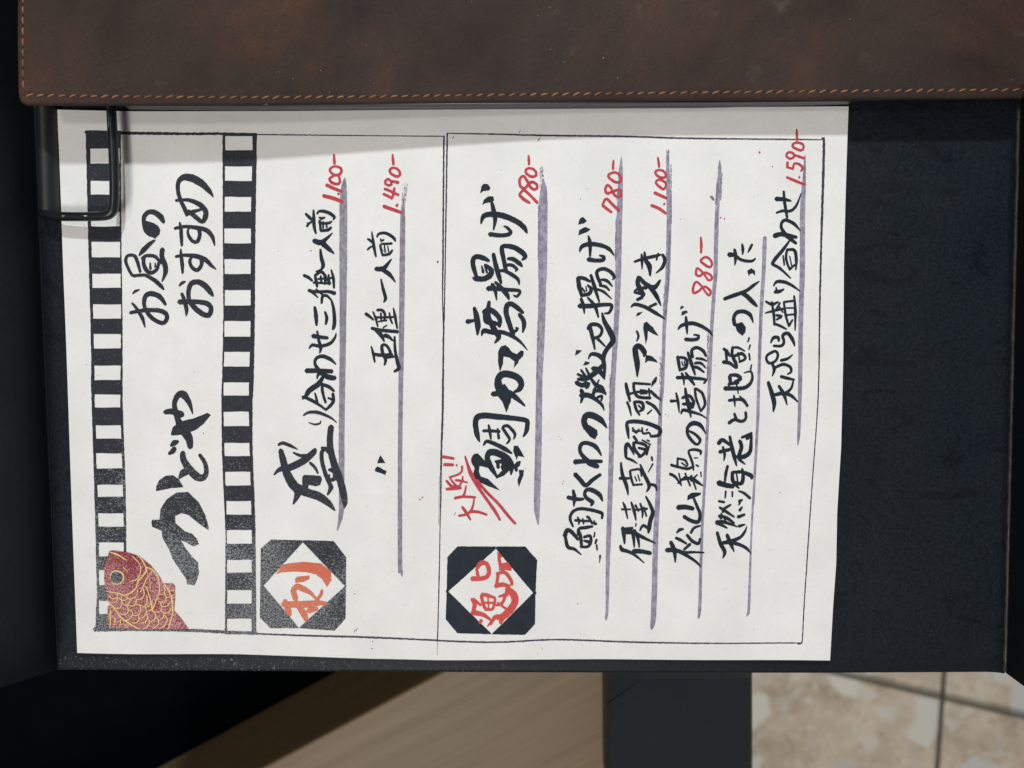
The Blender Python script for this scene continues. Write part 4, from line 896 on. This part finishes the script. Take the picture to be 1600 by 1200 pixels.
# striped bands of the heading
def interp(tab, y):
    if y <= tab[0][1]: return tab[0][0]
    for (x0, y0), (x1, y1) in zip(tab, tab[1:]):
        if y <= y1: return x0 + (x1 - x0) * (y - y0) / (y1 - y0)
    return tab[-1][0]
def band(ol, il, ir, orr, whites, y0, y1, rcut=None):
    ik = Ink(); dz = 0.00011
    def strip(xa, xb, ya, yb, dzz):
        n = max(1, int((yb - ya) / 4)); mcol = 4; v = []
        for i in range(n + 1):
            y = ya + (yb - ya) * i / n
            l, r = xa(y), xb(y)
            for c_ in range(mcol + 1):
                x = l + (r - l) * c_ / mcol
                jx = random.uniform(-.35, .35) if c_ in (0, mcol) else 0; jy = random.uniform(-.4, .4) if i in (0, n) else 0
                v.append(lay(x + jx, y + jy, dzz))
        ik.faces(v, [(i * (mcol + 1) + c_, i * (mcol + 1) + c_ + 1, (i + 1) * (mcol + 1) + c_ + 1, (i + 1) * (mcol + 1) + c_) for i in range(n) for c_ in range(mcol)], 0)
    fol, fil, fir, fo = [lambda y, t_=t_: interp(t_, y) for t_ in (ol, il, ir, orr)]
    strip(fol, lambda y: fil(y) + 0.4, y0, y1, dz)
    strip(lambda y: fir(y) - 0.4, fo, y0, rcut or y1, dz + 0.000004)
    ys = [y0] + [t_ for w_ in whites for t_ in w_] + [y1]
    for a_, b_ in zip(ys[0::2], ys[1::2]):
        if b_ - a_ > 0.5: strip(lambda y: fil(y), (lambda y: fir(y)) if not rcut or a_ < rcut else (lambda y: 172), a_, b_, dz + 0.000008)
    return ik.build('striped_band', [M['toner']], sheet)
band([(135, 205), (138.7, 385), (143, 567), (142.5, 600), (144.4, 656), (147, 731), (150, 823), (152.8, 927), (150, 985)],
     [(141.6, 233), (142.5, 354), (145.3, 492), (147.5, 590), (147.8, 628), (150, 675), (150.6, 720), (152.8, 767), (154.1, 812), (155.6, 860), (155.6, 950)],
     [(187.9, 233), (187.9, 354), (188.6, 390), (189.8, 492), (188.6, 628), (189.8, 675), (191.6, 720), (193, 767), (194.4, 812), (195, 860)],
     [(189.2, 233), (189.6, 330), (191.6, 492), (191.8, 628), (193.5, 675), (195.4, 720), (196.9, 767), (197.8, 812), (198.4, 862)],
     [(232.6, 256), (282.8, 304.4), (330.6, 354), (378, 402), (427.8, 449.8), (475.6, 497.8), (521.9, 544.4), (570.9, 593.8), (616.3, 636.6), (664.3, 685.3), (708.2, 731.8), (757.1, 775.9), (801.6, 822.5), (846.9, 868.8), (890, 913.4), (937.8, 958.4)], 204.5, 984, 863)
band([(347.8, 210), (348, 310), (349, 492), (347.3, 586), (346, 619), (347, 712), (349.7, 769), (352.5, 834), (352, 909), (351, 986)],
     [(351.6, 222), (350.3, 366), (351, 464), (349.1, 600), (349.1, 647), (350.6, 703), (353.4, 793), (354.4, 838), (354.4, 978)],
     [(395.3, 222), (392.8, 319), (392.4, 417), (391.9, 511), (389.4, 601), (389.4, 647), (390.6, 703), (393.2, 793), (394, 838), (393.2, 978)],
     [(401.6, 208), (399, 381), (398.4, 492), (396.6, 600), (394.7, 628), (394.7, 694), (397.5, 769), (399.4, 824), (400.3, 946), (400.3, 991)],
     [(212.5, 235), (260, 282.8), (307.6, 330.6), (356.9, 380.3), (404.9, 428.4), (453.1, 477.5), (501.5, 525.9), (549.7, 572.8), (597.5, 618.2), (643.1, 665.6), (691.9, 712.5), (736.9, 758.4), (782.8, 804), (828.1, 849.7), (874.6, 894.7), (921.9, 943.4), (966.9, 986.6)], 208, 991)

# copier specks and red splashes
ik = Ink()
KN = [(1063, 342, .8), (599, 391.5, 1), (487, 270, .7), (1178, 308, .8), (684, 409, 2.2), (486, 392, 1.6), (1187, 238, 2.2), (1207, 260, 1.4), (1126, 340, 1.8), (1132, 342, 1.8), (656, 780, 1.6), (660, 777, 1.7), (739, 435, 1.6), (738, 433, 1.3), (881, 752, 1.2), (879, 756, 1.2), (554, 928, 1), (1219, 770, 1), (902.5, 943.5, 1), (582, 1003, 1.2), (581, 1014, 1.2), (818, 1003, .9), (847, 1012, 1), (1045, 281, .9), (1044, 650, .9), (1040, 647, .9), (840, 1020, .7), (132, 353, .8), (135, 357, .7), (148, 351, .8), (559, 924, .6), (917, 295, 1), (907, 311, 1), (873, 682, .8), (876, 686, .8), (1117, 571, .9), (318, 677, 1.4), (464, 862, 1), (1207, 261, .8)]
RED = {(486, 392, 1.6), (1187, 238, 2.2), (1207, 260, 1.4), (1126, 340, 1.8), (1132, 342, 1.8), (656, 780, 1.6), (660, 777, 1.7), (739, 435, 1.6), (738, 433, 1.3), (881, 752, 1.2), (879, 756, 1.2), (318, 677, 1.4)}
for s_ in KN:
    r = s_[2] * 0.75
    ik.fill([(s_[0] + r * math.cos(a_) * random.uniform(.7, 1.2), s_[1] + r * math.sin(a_) * random.uniform(.7, 1.3)) for a_ in [k * 0.785 for k in range(8)]], 0.00014, 1 if s_ in RED else 0, 0)
for _ in range(70):
    x, y = random.uniform(130, 1300), random.uniform(250, 1015); r = random.uniform(0.3, 0.6)
    ik.fill([(x + r * math.cos(a_), y + r * math.sin(a_) * random.uniform(.6, 1.3)) for a_ in [k * 0.9 for k in range(7)]], 0.00014, 0, 0)
for (x, y, a_) in ((811, 206, 1), (840, 219, 2), (842, 217, 2), (707, 215, 0), (556, 984, 1), (553, 986, 1), (710, 802, 2), (1113, 310, 1)):
    ik.stroke([(x, y + 2.4, .6), (x + 1, y, 1.1), (x + 2.2, y - 2, .6)], 0.00014, 0)
o = ik.build('print_specks', [M['dot'], M['red']], sheet); o['kind'] = 'stuff'

# ================================================================ the leather menu book
def bz(x):                       # the cover lifts a little towards its left end
    t = max(0.0, min(1.0, (0.09 - x) / 0.23)); return 0.0112 + 0.0078 * t * t * (3 - 2 * t) 
def bat(px, py):
    z = 0.012
    for _ in range(6):
        p = at(px, py, z); z = bz(p.x)
    return Vector((p.x, p.y, z))
book = thing('menu_book', (0.02, 0.13, 0.0), 'brown leather menu book with orange stitching lying above the sheet', 'menu book')
XR = at(1622, 100, 0.0112).x
edge = [(27.5, -250), (27.2, 0), (27.0, 60), (28, 120), (28.6, 142), (29.6, 152), (33, 159), (40, 161.5), (120, 161.8), (250, 162.2), (400, 162.2), (600, 159.5), (800, 157.0), (1000, 155.2), (1110, 154.0), (1300, 153.0), (1600, 151.5)]
out = [bat(*p) for p in catmull([(a_, b_, 0) for a_, b_ in edge], 12)] if False else [bat(a_, b_) for a_, b_, _ in catmull([(a_, b_, 1) for a_, b_ in edge], 10)]
yb = out[-1].y
for k in range(7):
    a_ = math.pi / 2 * k / 6; r = 0.0045
    out.append(Vector((XR - r + r * math.sin(a_), yb + r - r * math.cos(a_), bz(XR))))
ytop = out[0].y
out.append(Vector((XR, ytop, bz(XR))))
TC = 0.0022
# cover as top grid + rounded edge: outline rings
m = MB(); n = len(out)
cen = [Vector((max(out[0].x + 0.003, min(XR - 0.003, p.x)), p.y, 0)) for p in out]
prof = [(0.0, -TC), (-0.0004, -TC * 0.55), (-0.00025, -0.0006), (0.0004, -0.0001), (0.0012, 0.00006), (0.0042, 0.00002)]
rings = []
for ins, dz in prof:
    rg = []
    for i, p in enumerate(out):
        a_ = out[(i - 1) % n]; b_ = out[(i + 1) % n]; d_ = (b_ - a_); d_.z = 0
        if i == 0: d_ = out[1] - out[0]
        if i == n - 1: d_ = out[n - 1] - out[n - 2]
        d_.z = 0; d_.normalize(); nn = Vector((-d_.y, d_.x, 0))
        q = p + nn * ins; rg.append(Vector((q.x, q.y, bz(q.x) + dz)))
    rings.append(rg)
v = [q for rg in rings for q in rg]; f = []
for r in range(len(rings) - 1):
    for i in range(n - 1): f.append((r * n + i, r * n + i + 1, (r + 1) * n + i + 1, (r + 1) * n + i))
m.add(v, f)
# top sheet: columns between the front edge and the far edge
inn = rings[-1]
xs = sorted(set(round(q.x, 6) for q in inn if q.y < 0.115))
front = [q for q in inn if q.y < 0.14]
def fy(x):
    best = min((q for q in inn[10:-1]), key=lambda q: abs(q.x - x) + (0 if q.y < 0.105 else 1)); return best.y
top_poly = [tuple(q) for q in inn]
m2 = bmesh.new(); vs_ = [m2.verts.new(q) for q in top_poly]; fc = m2.faces.new(vs_); bmesh.ops.triangulate(m2, faces=[fc]);
for _ in range(3): bmesh.ops.subdivide_edges(m2, edges=[e for e in m2.edges if e.calc_length() > 0.012], cuts=1, use_grid_fill=False); bmesh.ops.triangulate(m2, faces=m2.faces[:])
for q in m2.verts: q.co.z = bz(q.co.x) + 0.00002
m2.verts.index_update()
b0 = len(m.v); m.v += [q.co.copy() for q in m2.verts]; 
for fc in m2.faces: 
    idx = [q.index + b0 for q in fc.verts]
    fc.normal_update()
    m.f.append(tuple(idx) if fc.normal.z > 0 else tuple(idx[::-1]))
m2.free()
cover = under(m.build('cover', M['leather'], None, True), book)
bm = bmesh.new(); bm.from_mesh(cover.data); bmesh.ops.remove_doubles(bm, verts=bm.verts, dist=0.00002); bmesh.ops.recalc_face_normals(bm, faces=bm.faces); 
if sum(q.normal.z * q.calc_area() for q in bm.faces) < 0: bmesh.ops.reverse_faces(bm, faces=bm.faces)
bm.to_mesh(cover.data); bm.free()
# stitches
sl = [(36.3, -60), (36.2, 60), (36.6, 120), (37.5, 148.8)]
sb = [(37.5, 148.8), (120, 150.2), (260, 151.6), (400, 152.2), (560, 151.2), (760, 148.6), (950, 146.3), (1100, 144.6), (1350, 142.2), (1640, 139.8)]
th = MB(); ho = MB()
def stitch(line, pitch, slant):
    pts = [(x, y) for x, y, _ in catmull([(x, y, 1) for x, y in line], 1.0)]
    acc = 0; k = 0; prev = pts[0]; marks = [pts[0]]
    for p in pts[1:]:
        acc += math.dist(prev, p); prev = p
        if acc >= pitch: marks.append(p); acc -= pitch
    for a_, b_ in zip(marks, marks[1:]):
        dx, dy = (b_[0] - a_[0]), (b_[1] - a_[1]); l = math.hypot(dx, dy); nx, ny = dy / l, -dx / l
        v = []
        N_ = 9; path = []
        s0 = slant * random.uniform(0.5, 1.4)
        for i in range(N_):
            t = i / (N_ - 1); u = 0.17 + 0.66 * t
            off_ = s0 * (t - 0.5)
            p = bat(a_[0] + dx * u + nx * off_, a_[1] + dy * u + ny * off_)
            path.append(p + Vector((0, 0, -0.00016 + 0.00034 * math.sin(math.pi * t) ** 0.7)))
        th.tube(path, [0.00015 + 0.00019 * math.sin(math.pi * (0.08 + 0.84 * i / (N_ - 1))) for i in range(N_)], 8)
        q = bat(*a_); r = 0.00034
        ho.add([q + Vector((r * 1.2 * math.cos(c_), r * math.sin(c_), 0.00008)) for c_ in [c2 * math.pi / 5 for c2 in range(10)]], [tuple(range(10))])
stitch(sl, 16.6, 0.8); stitch(sb, 16.75, 3.6)
o = th.build('stitching', M['thread'], None, True); o.parent = cover
o = ho.build('needle_holes', M['hole'], None); o.parent = cover
# black inner pages and back cover, stepping forward under the cover
def leaf(z0, z1, line, name):
    m = MB(); P = [at(a_, b_, z1) for a_, b_ in line]
    pts = [(p.x, p.y) for p in P] + [(P[-1].x, ytop), (P[0].x, ytop)]
    m.prism(pts, z0, z1); return under(m.build(name, M['page'], None, bevel=0.0003, seg=2, angle=60), book)
leaf(0.0060, 0.0083, [(192, 163.5), (400, 164.5), (760, 162.5), (1100, 160.5), (1330, 158.0), (1600, 152)], 'inner_page')
leaf(0.0035, 0.0056, [(194, 166), (400, 167), (760, 165.0), (1100, 163), (1330, 160.0), (1600, 154)], 'inner_page')
leaf(0.0006, 0.0031, [(196, 168.6), (400, 170), (760, 168), (1100, 166), (1330, 160.5), (1600, 155)], 'back_cover')
